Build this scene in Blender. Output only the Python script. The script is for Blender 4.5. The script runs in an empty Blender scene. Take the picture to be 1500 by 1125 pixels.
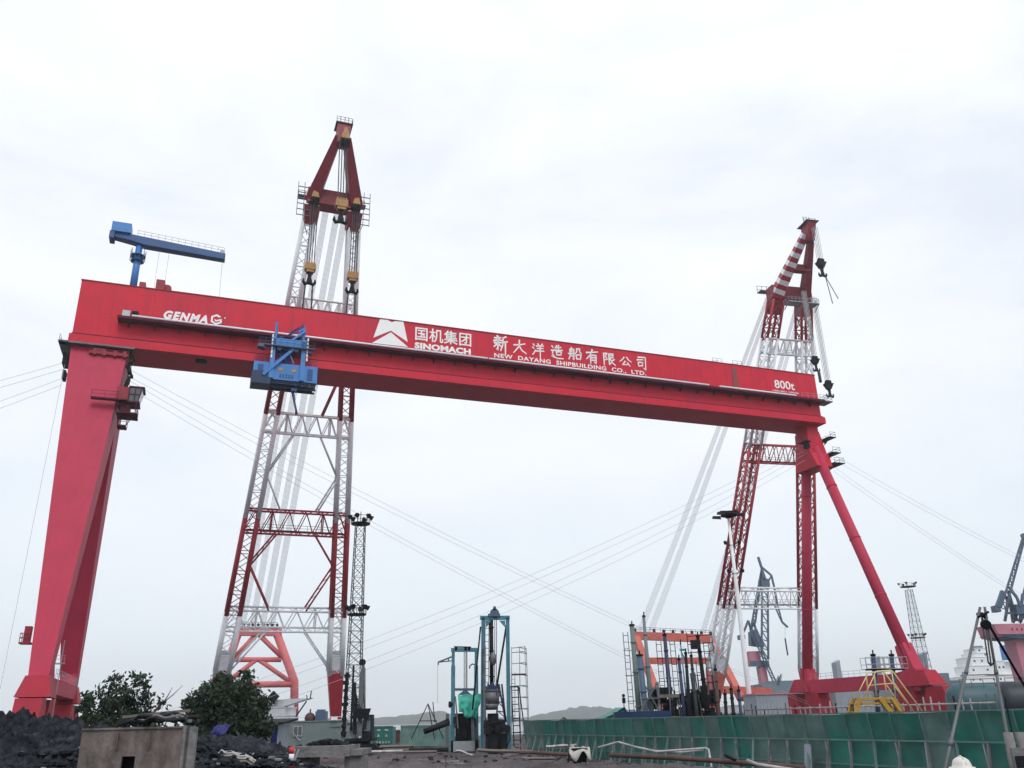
import bpy, math, random
from mathutils import Vector as V, Matrix, noise
random.seed(7)
sc = bpy.context.scene
C = sc.collection
R = math.radians

# ------------------------------------------------------------------ camera
CAM_H = 2.6
PITCH, ROLL, FPX = R(21.5), R(1.41), 1250.0
cd = bpy.data.cameras.new('camera')
cd.sensor_fit = 'HORIZONTAL'; cd.sensor_width = 36.0
cd.lens = 36.0 * FPX / 1500.0
cd.clip_start = 0.1; cd.clip_end = 9000
cam = bpy.data.objects.new('camera', cd); C.objects.link(cam)
FWD = V((0, math.cos(PITCH), math.sin(PITCH)))
_r, _u = V((1, 0, 0)), V((0, -math.sin(PITCH), math.cos(PITCH)))
RT = _r * math.cos(ROLL) - _u * math.sin(ROLL)
UP = _u * math.cos(ROLL) + _r * math.sin(ROLL)
CO = V((0, 0, CAM_H))
cam.matrix_world = Matrix(((RT.x, UP.x, -FWD.x, 0), (RT.y, UP.y, -FWD.y, 0), (RT.z, UP.z, -FWD.z, CAM_H), (0, 0, 0, 1)))
sc.camera = cam

# ------------------------------------------------------------------ light
SUN_EL, SUN_AZ = R(50), R(160)          # azimuth measured from +Y towards +X
w = bpy.data.worlds.new('World'); sc.world = w; w.use_nodes = True
nt = w.node_tree; nt.nodes.clear()
N = lambda t: nt.nodes.new(t)
out = N('ShaderNodeOutputWorld')
sky = N('ShaderNodeTexSky'); sky.sky_type = 'NISHITA'; sky.sun_disc = False
sky.sun_elevation = SUN_EL; sky.sun_rotation = SUN_AZ
bs = N('ShaderNodeBackground'); bs.inputs[1].default_value = 0.10
nt.links.new(sky.outputs[0], bs.inputs[0])
tc = N('ShaderNodeTexCoord')
mp = N('ShaderNodeMapping'); mp.inputs['Scale'].default_value = (1.0, 1.0, 2.6)
nt.links.new(tc.outputs['Generated'], mp.inputs[0])
n1 = N('ShaderNodeTexNoise'); n1.inputs['Scale'].default_value = 2.3; n1.inputs['Detail'].default_value = 7; n1.inputs['Roughness'].default_value = .55
n1.inputs['Distortion'].default_value = .4
nt.links.new(mp.outputs[0], n1.inputs['Vector'])
cr = N('ShaderNodeValToRGB')
e = cr.color_ramp.elements
e[0].position = .33; e[0].color = (.76, .815, .90, 1)
e[1].position = .62; e[1].color = (.955, .972, 1.0, 1)
m_ = cr.color_ramp.elements.new(.46); m_.color = (.86, .90, .955, 1)
nt.links.new(n1.outputs['Fac'], cr.inputs[0])
# the cloud deck is a little duller and bluer low over the horizon
sx = N('ShaderNodeSeparateXYZ'); nt.links.new(tc.outputs['Generated'], sx.inputs[0])
mr = N('ShaderNodeMapRange'); mr.inputs[1].default_value = 0.0; mr.inputs[2].default_value = .42
nt.links.new(sx.outputs['Z'], mr.inputs[0])
mx = N('ShaderNodeMix'); mx.data_type = 'RGBA'
mx.inputs['A'].default_value = (.80, .87, .94, 1)
nt.links.new(mr.outputs[0], mx.inputs['Factor']); nt.links.new(cr.outputs[0], mx.inputs['B'])
bc = N('ShaderNodeBackground'); bc.inputs[1].default_value = 1.15
nt.links.new(mx.outputs['Result'], bc.inputs[0])
ms = N('ShaderNodeMixShader'); ms.inputs[0].default_value = .93
nt.links.new(bs.outputs[0], ms.inputs[1]); nt.links.new(bc.outputs[0], ms.inputs[2])
nt.links.new(ms.outputs[0], out.inputs[0])

ld = bpy.data.lights.new('sun', 'SUN'); ld.energy = 1.5; ld.angle = R(25); ld.color = (1, .985, .96)
sun = bpy.data.objects.new('sun', ld); C.objects.link(sun)
sdir = V((math.sin(SUN_AZ) * math.cos(SUN_EL), math.cos(SUN_AZ) * math.cos(SUN_EL), math.sin(SUN_EL)))
sun.rotation_euler = sdir.to_track_quat('Z', 'Y').to_euler()
sun.location = (0, -20, 60)
vs = sc.view_settings
vs.view_transform = 'Standard'; vs.look = 'None'; vs.exposure = 0; vs.gamma = 1; vs.use_curve_mapping = False
sc.cycles.max_bounces = 6; sc.cycles.diffuse_bounces = 3; sc.cycles.volume_bounces = 0
sc.cycles.use_denoising = True

# ------------------------------------------------------------------ site coordinates
def ray(x, y): return (FWD * FPX + RT * (x - 750) - UP * (y - 562.5)).normalized()
def at(x, y, D):
    """point seen in direction (x, y) at D metres of forward distance"""
    d = ray(x, y); return CO + d * (D / d.y)
def atz(x, y, z):
    d = ray(x, y); return CO + d * ((z - CAM_H) / d.z)
# the crane's own axes: a along the girder, s along its rails, z up
ORG = V((-70.72, 124.42, 0)); GA = V((0.9375, 0.3480, 0)); GS = V((-0.3480, 0.9375, 0)); GL = 146.8
def W(a, s, z): return ORG + GA * a + GS * s + V((0, 0, z))
def gp(x, y, s=0.0):
    """(a, z) on the girder's front plane"""
    d = ray(x, y); t = (ORG + GS * s - CO).dot(GS) / d.dot(GS); P = CO + d * t
    return (P - ORG).dot(GA), P.z

# ------------------------------------------------------------------ materials
def mat(name, col, rough=.55, metal=0.0, var=.12, scale=1.5, spec=.4, grime=0.0, gcol=(.05, .035, .03), gscale=.25, bump=0.0, bscale=8, stretch=None, rnd=0.0, streak=0.0, scol=(.2, .02, .04), seam=None):
    m = bpy.data.materials.new(name); m.use_nodes = True
    t = m.node_tree; b = t.nodes['Principled BSDF']; L = t.links
    b.inputs['Roughness'].default_value = rough; b.inputs['Metallic'].default_value = metal
    b.inputs['Specular IOR Level'].default_value = spec
    co = t.nodes.new('ShaderNodeTexCoord')
    src = co.outputs['Object']
    if stretch:
        mpn = t.nodes.new('ShaderNodeMapping'); mpn.inputs['Scale'].default_value = stretch
        L.new(src, mpn.inputs[0]); src = mpn.outputs[0]
    nz = t.nodes.new('ShaderNodeTexNoise'); nz.inputs['Scale'].default_value = scale; nz.inputs['Detail'].default_value = 5
    L.new(src, nz.inputs['Vector'])
    mr = t.nodes.new('ShaderNodeMapRange'); mr.inputs[1].default_value = .3; mr.inputs[2].default_value = .7
    mr.inputs[3].default_value = 1 - var; mr.inputs[4].default_value = 1 + var
    L.new(nz.outputs['Fac'], mr.inputs[0])
    mul = t.nodes.new('ShaderNodeMix'); mul.data_type = 'RGBA'; mul.blend_type = 'MULTIPLY'; mul.inputs['Factor'].default_value = 1
    mul.inputs['A'].default_value = (*col, 1); L.new(mr.outputs[0], mul.inputs['B'])
    o = mul.outputs['Result']
    if rnd:
        oi = t.nodes.new('ShaderNodeObjectInfo'); r2 = t.nodes.new('ShaderNodeMapRange')
        r2.inputs[3].default_value = 1 - rnd; r2.inputs[4].default_value = 1 + rnd
        L.new(oi.outputs['Random'], r2.inputs[0])
        m3 = t.nodes.new('ShaderNodeMix'); m3.data_type = 'RGBA'; m3.blend_type = 'MULTIPLY'; m3.inputs['Factor'].default_value = 1
        L.new(o, m3.inputs['A']); L.new(r2.outputs[0], m3.inputs['B']); o = m3.outputs['Result']
    if grime:
        g = t.nodes.new('ShaderNodeTexNoise'); g.inputs['Scale'].default_value = gscale; g.inputs['Detail'].default_value = 8; g.inputs['Roughness'].default_value = .65
        L.new(src, g.inputs['Vector'])
        gr = t.nodes.new('ShaderNodeMapRange'); gr.inputs[1].default_value = .48; gr.inputs[2].default_value = .72; gr.inputs[3].default_value = 0; gr.inputs[4].default_value = grime
        L.new(g.outputs['Fac'], gr.inputs[0])
        m2 = t.nodes.new('ShaderNodeMix'); m2.data_type = 'RGBA'; L.new(gr.outputs[0], m2.inputs['Factor'])
        L.new(o, m2.inputs['A']); m2.inputs['B'].default_value = (*gcol, 1); o = m2.outputs['Result']
    if streak:       # rain streaks: noise drawn out vertically
        ms_ = t.nodes.new('ShaderNodeMapping'); ms_.inputs['Scale'].default_value = (1.1, 1.1, .05)
        L.new(co.outputs['Object'], ms_.inputs[0])
        sn = t.nodes.new('ShaderNodeTexNoise'); sn.inputs['Scale'].default_value = 1.0; sn.inputs['Detail'].default_value = 6; sn.inputs['Roughness'].default_value = .7
        L.new(ms_.outputs[0], sn.inputs['Vector'])
        sr = t.nodes.new('ShaderNodeMapRange'); sr.inputs[1].default_value = .5; sr.inputs[2].default_value = .75; sr.inputs[3].default_value = 0; sr.inputs[4].default_value = streak
        L.new(sn.outputs['Fac'], sr.inputs[0])
        m4 = t.nodes.new('ShaderNodeMix'); m4.data_type = 'RGBA'; L.new(sr.outputs[0], m4.inputs['Factor'])
        L.new(o, m4.inputs['A']); m4.inputs['B'].default_value = (*scol, 1); o = m4.outputs['Result']
    L.new(o, b.inputs['Base Color'])
    if bump:
        bn = t.nodes.new('ShaderNodeTexNoise'); bn.inputs['Scale'].default_value = bscale; bn.inputs['Detail'].default_value = 6
        L.new(src, bn.inputs['Vector'])
        bp = t.nodes.new('ShaderNodeBump'); bp.inputs['Strength'].default_value = bump; bp.inputs['Distance'].default_value = .1
        L.new(bn.outputs['Fac'], bp.inputs['Height']); L.new(bp.outputs[0], b.inputs['Normal'])
    return m

M = dict(
    girder=mat('crane_red_paint', (.58, .004, .028), .5, var=.07, scale=.35, grime=.3, gcol=(.26, .012, .06), gscale=.08, streak=.45, scol=(.22, .014, .03), spec=.3),
    leg=mat('leg_red_paint', (.45, .028, .07), .6, var=.06, scale=.3, grime=.3, gcol=(.28, .028, .075), gscale=.09, spec=.25, streak=.35, scol=(.20, .02, .04)),
    bogie=mat('bogie_red_paint', (.36, .008, .03), .6, spec=.25, streak=.5, scol=(.10, .02, .02), var=.1, scale=.5, grime=.3),
    deepred=mat('dark_red_paint', (.27, .008, .022), .5, var=.12, scale=.6, grime=.2),
    towred=mat('tower_red_paint', (.36, .018, .035), .5, var=.12, scale=.8, grime=.15, gscale=.5),
    towwhite=mat('tower_white_paint', (.80, .82, .85), .5, var=.06, scale=.8, grime=.16, gcol=(.42, .40, .40), gscale=.5),
    headred=mat('boom_head_red_paint', (.23, .012, .03), .5, var=.12, scale=.8, grime=.25),
    salmon=mat('salmon_red_paint', (.64, .16, .17), .5, var=.08, scale=.6, grime=.2, gcol=(.4, .1, .1)),
    orange=mat('orange_red_paint', (.55, .12, .09), .5, var=.1, scale=.6, grime=.25),
    lett=mat('white_lettering', (.85, .85, .84), .5, var=.03),
    white=mat('white_paint', (.78, .79, .80), .5, var=.05, grime=.2, gcol=(.45, .42, .4), gscale=1.2),
    blue=mat('blue_paint', (.045, .20, .52), .45, var=.1, scale=.6, grime=.25, gcol=(.03, .08, .2), gscale=.5),
    walk=mat('shade_darkened_red', (.10, .013, .036), .8, spec=.1, var=.2, grime=.3),  # shade under the girder's ledge is put into this dark colour
    darkblue=mat('dark_blue_paint', (.008, .075, .24), .45, var=.1, scale=.6, grime=.3),
    navyblue=mat('navy_machinery_paint', (.006, .028, .09), .5, var=.2, scale=.6, grime=.3),
    navy=mat('navy_paint', (.02, .03, .09), .5, var=.2, grime=.4),
    teal=mat('teal_paint', (.05, .19, .25), .5, var=.15, scale=1.2, grime=.35, gcol=(.05, .06, .07), gscale=.9),
    slate=mat('slate_blue_paint', (.06, .10, .16), .55, var=.15, scale=.5, grime=.2),
    pink=mat('faded_pink_paint', (.46, .17, .22), .6, var=.08, scale=.3, grime=.2),
    yellow=mat('yellow_paint', (.42, .24, .03), .5, var=.12, scale=1.5, grime=.5, gcol=(.16, .10, .04), gscale=2),
    hook_y=mat('hook_block_yellow', (.34, .17, .035), .5, var=.15, grime=.3),
    black=mat('black_steel', (.009, .010, .013), .6, metal=.0, spec=.1, var=.3, grime=.2),
    steel=mat('weathered_steel', (.13, .14, .15), .55, metal=.4, var=.2, grime=.4, gcol=(.07, .04, .025), gscale=2),
    galv=mat('galvanised_steel', (.36, .38, .40), .5, metal=.5, var=.1),
    darksteel=mat('dark_oily_steel', (.011, .014, .019), .6, metal=.0, spec=.12, var=.3, scale=3, grime=.5, gscale=2),
    rust=mat('rusty_steel', (.085, .045, .038), .8, var=.35, scale=3, grime=.5, gcol=(.05, .035, .03), gscale=1.5),
    rope=mat('wire_rope', (.42, .43, .45), .6, metal=.3, var=.1),
    drope=mat('dark_rope', (.05, .055, .06), .7, var=.2),
    glass=mat('tinted_glass', (.05, .075, .09), .12, var=.1, spec=.8),
    green=mat('green_sheet_metal', (.016, .15, .115), .5, var=.25, scale=1.1, grime=.75, gcol=(.11, .16, .16), gscale=.5, rnd=.15),
    greyg=mat('grey_green_sheet', (.10, .175, .16), .55, var=.2, scale=1.4, grime=.6, gcol=(.03, .11, .09), gscale=.5, rnd=.15),
    tarp=mat('green_tarpaulin', (.05, .40, .30), .6, var=.1, scale=2, grime=.3, gcol=(.02, .12, .09), gscale=2),
    tent=mat('dull_green_tarpaulin', (.03, .20, .16), .6, var=.1, scale=1, grime=.3, gcol=(.02, .1, .09), gscale=.7),
    bluetarp=mat('blue_tarpaulin', (.010, .012, .11), .6, var=.2, scale=2),
    hut=mat('grey_green_panel', (.13, .17, .165), .6, var=.1, scale=1, grime=.3, gcol=(.08, .09, .09), gscale=.6),
    cont=mat('green_container_paint', (.02, .14, .12), .5, var=.12, grime=.3, gcol=(.05, .07, .07)),
    greyp=mat('grey_paint', (.26, .29, .33), .55, var=.1, scale=.7, grime=.25, gcol=(.15, .16, .17)),
    shipgrey=mat('ship_grey_paint', (.14, .19, .23), .6, var=.12, scale=.1, grime=.3, gscale=.05),
    hullgreen=mat('dark_green_hull_paint', (.035, .095, .11), .5, var=.2, scale=.15, grime=.4, gscale=.1),
    hullblack=mat('black_hull_paint', (.018, .025, .035), .5, var=.2, scale=.2),
    concrete=mat('muddy_concrete', (.17, .165, .165), .85, var=.25, scale=2.5, grime=.7, gcol=(.06, .05, .048), gscale=.9, bump=.4, bscale=10),
    tank=mat('mud_streaked_steel', (.14, .115, .108), .8, var=.5, scale=2.6, grime=.9, gcol=(.05, .036, .032), gscale=1.6, stretch=(1.2, 1.2, .6), bump=.5),
    mud=mat('dark_mud', (.018, .021, .026), .85, spec=.06, var=.7, scale=3.5, grime=.6, gcol=(.075, .083, .095), gscale=2.6, bump=1.0, bscale=9),
    rubble=mat('grey_rubble', (.026, .029, .035), .9, spec=.06, var=.6, scale=3.5, grime=.7, gcol=(.09, .095, .105), gscale=2.2, bump=.9, bscale=7),
    ground=mat('trampled_mud', (.085, .072, .074), .8, spec=.2, var=.6, scale=.6, grime=.85, gcol=(.03, .028, .031), gscale=.18, bump=.8, bscale=2.5),
    scaff=mat('dark_green_steel', (.028, .042, .046), .6, var=.2, grime=.4),
    timber=mat('grey_timber', (.15, .125, .11), .85, var=.3, scale=3, grime=.5, gcol=(.05, .04, .04), gscale=3),
    pvc=mat('pale_pipe', (.36, .35, .345), .6, var=.25, scale=3, grime=.8, gcol=(.2, .17, .16), gscale=2),
    bark=mat('tree_bark', (.055, .045, .035), .9, var=.3, scale=4),
    water=mat('harbour_water', (.06, .08, .09), .12, var=.15, scale=.02, bump=.25, bscale=.4),
    hill=mat('wooded_hill', (.07, .09, .085), .95, var=.4, scale=.02),
    skin=mat('skin', (.42, .25, .18), .6, var=.05),
    cloth=mat('blue_work_cloth', (.05, .07, .13), .85, var=.2, scale=8),
    helmet=mat('dusty_white_helmet', (.66, .63, .58), .4, var=.08, scale=6, grime=.35, gcol=(.35, .3, .25), gscale=5),
    conered=mat('warning_red', (.55, .03, .03), .5, var=.1),
    sand=mat('dusty_canvas', (.42, .40, .37), .85, var=.2, scale=4, grime=.5, gcol=(.12, .11, .1), gscale=3),
)
def leafmat(name, c1, c2):
    m = bpy.data.materials.new(name); m.use_nodes = True
    t = m.node_tree; b = t.nodes['Principled BSDF']; L = t.links
    b.inputs['Roughness'].default_value = .7; b.inputs['Specular IOR Level'].default_value = .15
    co = t.nodes.new('ShaderNodeTexCoord'); nz = t.nodes.new('ShaderNodeTexNoise'); nz.inputs['Scale'].default_value = 1.1; nz.inputs['Detail'].default_value = 3
    L.new(co.outputs['Object'], nz.inputs['Vector'])
    cr = t.nodes.new('ShaderNodeValToRGB'); cr.color_ramp.elements[0].position = .38; cr.color_ramp.elements[1].position = .62
    cr.color_ramp.elements[0].color = (*c1, 1); cr.color_ramp.elements[1].color = (*c2, 1)
    L.new(nz.outputs['Fac'], cr.inputs[0]); L.new(cr.outputs[0], b.inputs['Base Color'])
    return m
M['leaf'] = leafmat('dark_leaves', (.010, .024, .016), (.042, .066, .040))

# ------------------------------------------------------------------ mesh helpers
class MB:
    def __init__(s): s.v = []; s.f = []; s.m = []; s.sm = []
    def face(s, pts, mi=0, sm=False):
        i = len(s.v); s.v += [V(p) for p in pts]; s.f.append(tuple(range(i, i + len(pts)))); s.m.append(mi); s.sm.append(sm)
    def hexa(s, p, mi=0):
        """8 corners: bottom 4 counter-clockwise, then top 4"""
        i = len(s.v); s.v += [V(q) for q in p]
        for f in ((3, 2, 1, 0), (4, 5, 6, 7), (0, 1, 5, 4), (1, 2, 6, 5), (2, 3, 7, 6), (3, 0, 4, 7)):
            s.f.append(tuple(i + k for k in f)); s.m.append(mi); s.sm.append(False)
        return s
    def box(s, x0, x1, y0, y1, z0, z1, T=None, mi=0):
        p = [(x0, y0, z0), (x1, y0, z0), (x1, y1, z0), (x0, y1, z0), (x0, y0, z1), (x1, y0, z1), (x1, y1, z1), (x0, y1, z1)]
        if T: p = [T(*q) for q in p]
        return s.hexa(p, mi)
    def beam(s, p, q, w, h=None, w2=None, h2=None, up=None, mi=0):
        p, q = V(p), V(q); h = w if h is None else h; w2 = w if w2 is None else w2; h2 = h if h2 is None else h2
        d = (q - p).normalized(); u = V(up) if up else V((0, 0, 1))
        if abs(d.dot(u.normalized())) > .98: u = V((0, 1, 0))
        x = d.cross(u).normalized(); y = x.cross(d)
        a = [p - x * w / 2 - y * h / 2, p + x * w / 2 - y * h / 2, p + x * w / 2 + y * h / 2, p - x * w / 2 + y * h / 2]
        b = [q - x * w2 / 2 - y * h2 / 2, q + x * w2 / 2 - y * h2 / 2, q + x * w2 / 2 + y * h2 / 2, q - x * w2 / 2 + y * h2 / 2]
        return s.hexa([a[3], a[2], a[1], a[0], b[3], b[2], b[1], b[0]], mi)
    def tube(s, p, q, r, r2=None, n=8, mi=0): return s.path([p, q], [r, r if r2 is None else r2], n, mi)
    def path(s, pts, r, n=6, mi=0):
        pts = [V(p) for p in pts]; k = len(pts)
        if not hasattr(r, '__len__'): r = [r] * k
        i0 = len(s.v); x = None
        for j, p in enumerate(pts):
            d = (pts[min(j + 1, k - 1)] - pts[max(j - 1, 0)]).normalized()
            if x is None:
                u = V((0, 0, 1)) if abs(d.z) < .9 else V((0, 1, 0)); x = d.cross(u).normalized()
            else: x = (x - d * x.dot(d)).normalized()
            y = d.cross(x)
            for a in range(n):
                t = 2 * math.pi * a / n; s.v.append(p + (x * math.cos(t) + y * math.sin(t)) * r[j])
        for j in range(k - 1):
            for a in range(n):
                b = (a + 1) % n
                s.f.append((i0 + j * n + a, i0 + j * n + b, i0 + (j + 1) * n + b, i0 + (j + 1) * n + a)); s.m.append(mi); s.sm.append(n > 5)
        s.f.append(tuple(i0 + a for a in reversed(range(n)))); s.m.append(mi); s.sm.append(False)
        s.f.append(tuple(i0 + (k - 1) * n + a for a in range(n))); s.m.append(mi); s.sm.append(False)
        return s
    def prism(s, pts, off, mi=0):
        off = V(off); p = [V(q) for q in pts]; k = len(p); i = len(s.v)
        s.v += p + [q + off for q in p]
        s.f.append(tuple(i + a for a in reversed(range(k)))); s.f.append(tuple(i + k + a for a in range(k))); s.m += [mi, mi]; s.sm += [False] * 2
        for a in range(k):
            b = (a + 1) % k; s.f.append((i + a, i + b, i + k + b, i + k + a)); s.m.append(mi); s.sm.append(False)
        return s
    def disc(s, c, ax, r, t, n=16, mi=0):
        ax = V(ax).normalized(); return s.tube(V(c) - ax * t / 2, V(c) + ax * t / 2, r, n=n, mi=mi)
    def ball(s, c, r, nu=12, nv=8, mi=0, sz=1.0):
        c = V(c); i = len(s.v)
        for a in range(nv + 1):
            th = math.pi * a / nv
            for b in range(nu):
                ph = 2 * math.pi * b / nu; s.v.append(c + V((math.sin(th) * math.cos(ph), math.sin(th) * math.sin(ph), math.cos(th) * sz)) * r)
        for a in range(nv):
            for b in range(nu):
                b2 = (b + 1) % nu; s.f.append((i + a * nu + b, i + (a + 1) * nu + b, i + (a + 1) * nu + b2, i + a * nu + b2)); s.m.append(mi); s.sm.append(True)
        return s
    def build(s, name, mats, parent=None, loc=None):
        if not isinstance(mats, (list, tuple)): mats = [mats]
        o0 = V((0, 0, 0))
        if parent is not None: o0 = wloc(parent)
        elif loc is not None: o0 = V(loc)
        me = bpy.data.meshes.new(name)
        me.from_pydata([tuple(p - o0) for p in s.v], [], s.f)
        for m in mats: me.materials.append(m)
        me.polygons.foreach_set('material_index', s.m); me.polygons.foreach_set('use_smooth', s.sm)
        me.validate(); me.update()
        import bmesh
        bm = bmesh.new(); bm.from_mesh(me); bmesh.ops.recalc_face_normals(bm, faces=bm.faces); bm.to_mesh(me); bm.free()
        o = bpy.data.objects.new(name, me); C.objects.link(o)
        if parent is not None: o.parent = parent
        elif loc is not None: o.location = o0
        return o
def wloc(o):
    p = V(o.location)
    while o.parent is not None: o = o.parent; p += V(o.location)
    return p
def tag(o, label, cat, group=None):
    o['label'] = label; o['category'] = cat
    if group: o['group'] = group
    return o
def thing(name, label, cat, loc, group=None):
    o = bpy.data.objects.new(name, None); C.objects.link(o); o.location = loc; o.empty_display_size = .5
    return tag(o, label, cat, group)
def struct(o): o['kind'] = 'structure'; return o
def copy_tree(o, parent=None):
    c = o.copy(); C.objects.link(c)
    if parent is not None: c.parent = parent
    for ch in list(o.children): copy_tree(ch, c)
    return c
def lerp(p, q, t): return V(p) * (1 - t) + V(q) * t
def rail(mb, pts, h=1.1, r=.03, step=1.6, mid=True, mi=0, n=4):
    """a handrail along a polyline"""
    for p, q in zip(pts[:-1], pts[1:]):
        p, q = V(p), V(q); k = max(1, round((q - p).length / step))
        for i in range(k + 1):
            a = lerp(p, q, i / k); mb.tube(a, a + V((0, 0, h)), r, n=n, mi=mi)
        mb.tube(p + V((0, 0, h)), q + V((0, 0, h)), r, n=n, mi=mi)
        if mid: mb.tube(p + V((0, 0, h * .5)), q + V((0, 0, h * .5)), r, n=n, mi=mi)
def ladder(mb, p, q, w, side, r=.025, step=.35, mi=0):
    p, q = V(p), V(q); sd = V(side).normalized() * w / 2
    mb.tube(p - sd, q - sd, r, n=4, mi=mi); mb.tube(p + sd, q + sd, r, n=4, mi=mi)
    k = max(2, int((q - p).length / step))
    for i in range(k):
        a = lerp(p, q, (i + .5) / k); mb.tube(a - sd, a + sd, r * .8, n=4, mi=mi)
def sag(p, q, d, n=16):
    return [lerp(p, q, i / n) - V((0, 0, d * 4 * (i / n) * (1 - i / n))) for i in range(n + 1)]
def fbm(p, o=4, g=.55):
    s, a, f = 0, 1, 1
    for _ in range(o): s += a * noise.noise(V(p) * f); a *= g; f *= 2.1
    return s
# ------------------------------------------------------------------ ground, water, hills
QUAY_S = 27.0
def axis(lo, hi, flo, fhi, fine, grow=1.35):
    xs = []; x = flo
    while x < fhi: xs.append(x); x += fine
    xs.append(fhi)
    st = fine; x = fhi
    while x < hi: st *= grow; x = min(hi, x + st); xs.append(x)
    st = fine; x = flo
    while x > lo: st *= grow; x = max(lo, x - st); xs.insert(0, x)
    return xs
def gheight(p):
    d = V((p.x, p.y, 0)).length
    h = .16 * fbm((p.x * .22, p.y * .22, 1.3)) + .07 * fbm((p.x * 1.1, p.y * 1.1, 5.1), 3)
    f = max(0, min(1, (150 - d) / 60))
    return h * f - .05
def make_ground():
    mb = MB(); A = axis(-900, 1200, -25, 75, .8); S = axis(-700, QUAY_S, -134, -45, .8)
    S = [s for s in S if s < QUAY_S - .3] + [QUAY_S]
    nA = len(A)
    for s in S:
        for a in A:
            p = W(a, s, 0); p.z = gheight(p); mb.v.append(p)
    for j in range(len(S) - 1):
        for i in range(nA - 1):
            k = j * nA + i; mb.f.append((k, k + 1, k + nA + 1, k + nA)); mb.m.append(0); mb.sm.append(True)
    struct(mb.build('yard_ground', M['ground']))
make_ground()
mb = MB(); mb.box(-900, 1200, QUAY_S + .004, QUAY_S + 1.2, -4, .02, W); struct(mb.build('quay_wall', M['concrete']))
mb = MB(); mb.face([W(-3000, QUAY_S + .6, -1.8), W(3000, QUAY_S + .6, -1.8), W(3000, 2600, -1.8), W(-3000, 2600, -1.8)]); struct(mb.build('harbour_water', M['water']))
def hills():
    for nm, D, prof, seed in (('wooded_hills', 3000, [(200, 0), (420, 2), (540, 9), (600, 14), (640, 17), (700, 9), (760, 6), (810, 13), (860, 21), (900, 16), (960, 9), (1040, 12), (1150, 16), (1280, 13), (1400, 18), (1560, 10), (1700, 0)], 3.1),):
        mb = MB(); cols = []
        for k in range(301):
            px = 200 + 1500 * k / 300
            for (x0, h0), (x1, h1) in zip(prof[:-1], prof[1:]):
                if x0 <= px <= x1: h = h0 + (h1 - h0) * (px - x0) / (x1 - x0); break
            base = at(px, 1055 - (px - 750) * .0246, D)
            t = max(0, h * 2.15 + 6 * fbm((px * .035, seed, 0), 3) * min(1, h / 6) + 5.0 * fbm((px * .3, seed, 4), 3))
            row = []
            for j in range(9):
                u = j / 8; dd = (u - .5) * 700
                z = t * math.sin(math.pi * u) ** .7 * (1 + .12 * fbm((px * .05, u * 6, 2), 3)) - 3
                row.append(V((base.x, D + dd, z)))
            cols.append(row)
        for c in cols: mb.v += c
        for i in range(300):
            for j in range(8):
                k = i * 9 + j; mb.f.append((k, k + 9, k + 10, k + 1)); mb.m.append(0); mb.sm.append(True)
        struct(mb.build(nm, M['hill']))
hills()

# ------------------------------------------------------------------ gantry crane
G = thing('gantry_crane', 'huge red gantry crane with a long lettered girder on two tall legs', 'gantry crane', W(GL / 2, 3, 0))
GW = 6.4
mb = MB(); mb.box(0, GL, 0, GW, 62.0, 72.0, W)
for a in (4.6, 130.2):                     # bolted joints show as narrow proud strips
    mb.box(a, a + .5, -.05, GW + .05, 66.5, 72.0, W)
girder = mb.build('girder', M['girder'], G)
for k in range(1, 13):                          # welded joints between the girder's plate sections
    mb = MB(); mb.box(k * 11.4 - .04, k * 11.4 + .04, -.014, -.001, 62.0, 65.1, W); mb.box(k * 11.4 - .04, k * 11.4 + .04, -.014, -.001, 65.65, 72.0, W); mb.build('weld_seam', M['deepred'], girder)
mb = MB(); mb.box(-.3, GL + .3, -.85, GW + .85, 60.55, 61.95, W); mb.build('lower_flange', M['girder'], G)
mb = MB(); mb.box(0, GL, -.62, -.35, 61.953, 62.22, W); mb.build('flange_shade_strip', M['walk'], G)  # thin dark strip added as a shadow line above the flange
mb = MB(); mb.box(-.1, GL + .1, -.12, GW + .12, 72.0, 72.16, W)
mb.build('top_plate', M['deepred'], G)
# service walkway on the front web, pale pipe on its edge
mb = MB(); mb.box(6.4, 146.9, -2.0, -.003, 65.15, 65.6, W)
for a in range(8, 146, 4): mb.prism([W(a, -.004, 65.15), W(a, -1.8, 65.15), W(a, -.004, 64.2)], GA * .08)
mb.build('walkway', M['walk'], G)
mb = MB()
for a0, a1 in ((8.5, 70), (70.3, 118), (120.5, 139.5)): mb.tube(W(a0, -1.75, 65.82), W(a1, -1.75, 65.82), .22, n=8)
mb.build('cable_duct', M['white'], G)
mb = MB(); mb.box(6.9, 8.1, -.9, -.06, 65.62, 67.1, W); mb.build('junction_box', M['galv'], G)
mb = MB(); mb.box(8.25, 9.3, -.15, -.003, 65.62, 67.5, W); mb.build('hatch', M['black'], G)
mb = MB(); rail(mb, [W(141, -1.9, 65.6), W(147.3, -1.9, 65.6), W(147.3, .5, 65.6)], r=.04); mb.build('handrail', M['galv'], G)
mb = MB(); mb.box(146.95, 149.2, -1.6, 1.2, 65.4, 65.6, W); rail(mb, [W(147, -1.55, 65.6), W(149.1, -1.55, 65.6), W(149.1, 1.1, 65.6)], r=.04)
mb.build('end_platform', M['steel'], G)
mb = MB(); mb.box(125.2, 126.4, -.1, -.004, 66.2, 71.2, W)
mb.build('ladder_panel', mat('brown_red_panel', (.22, .05, .05), .6), G)
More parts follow.
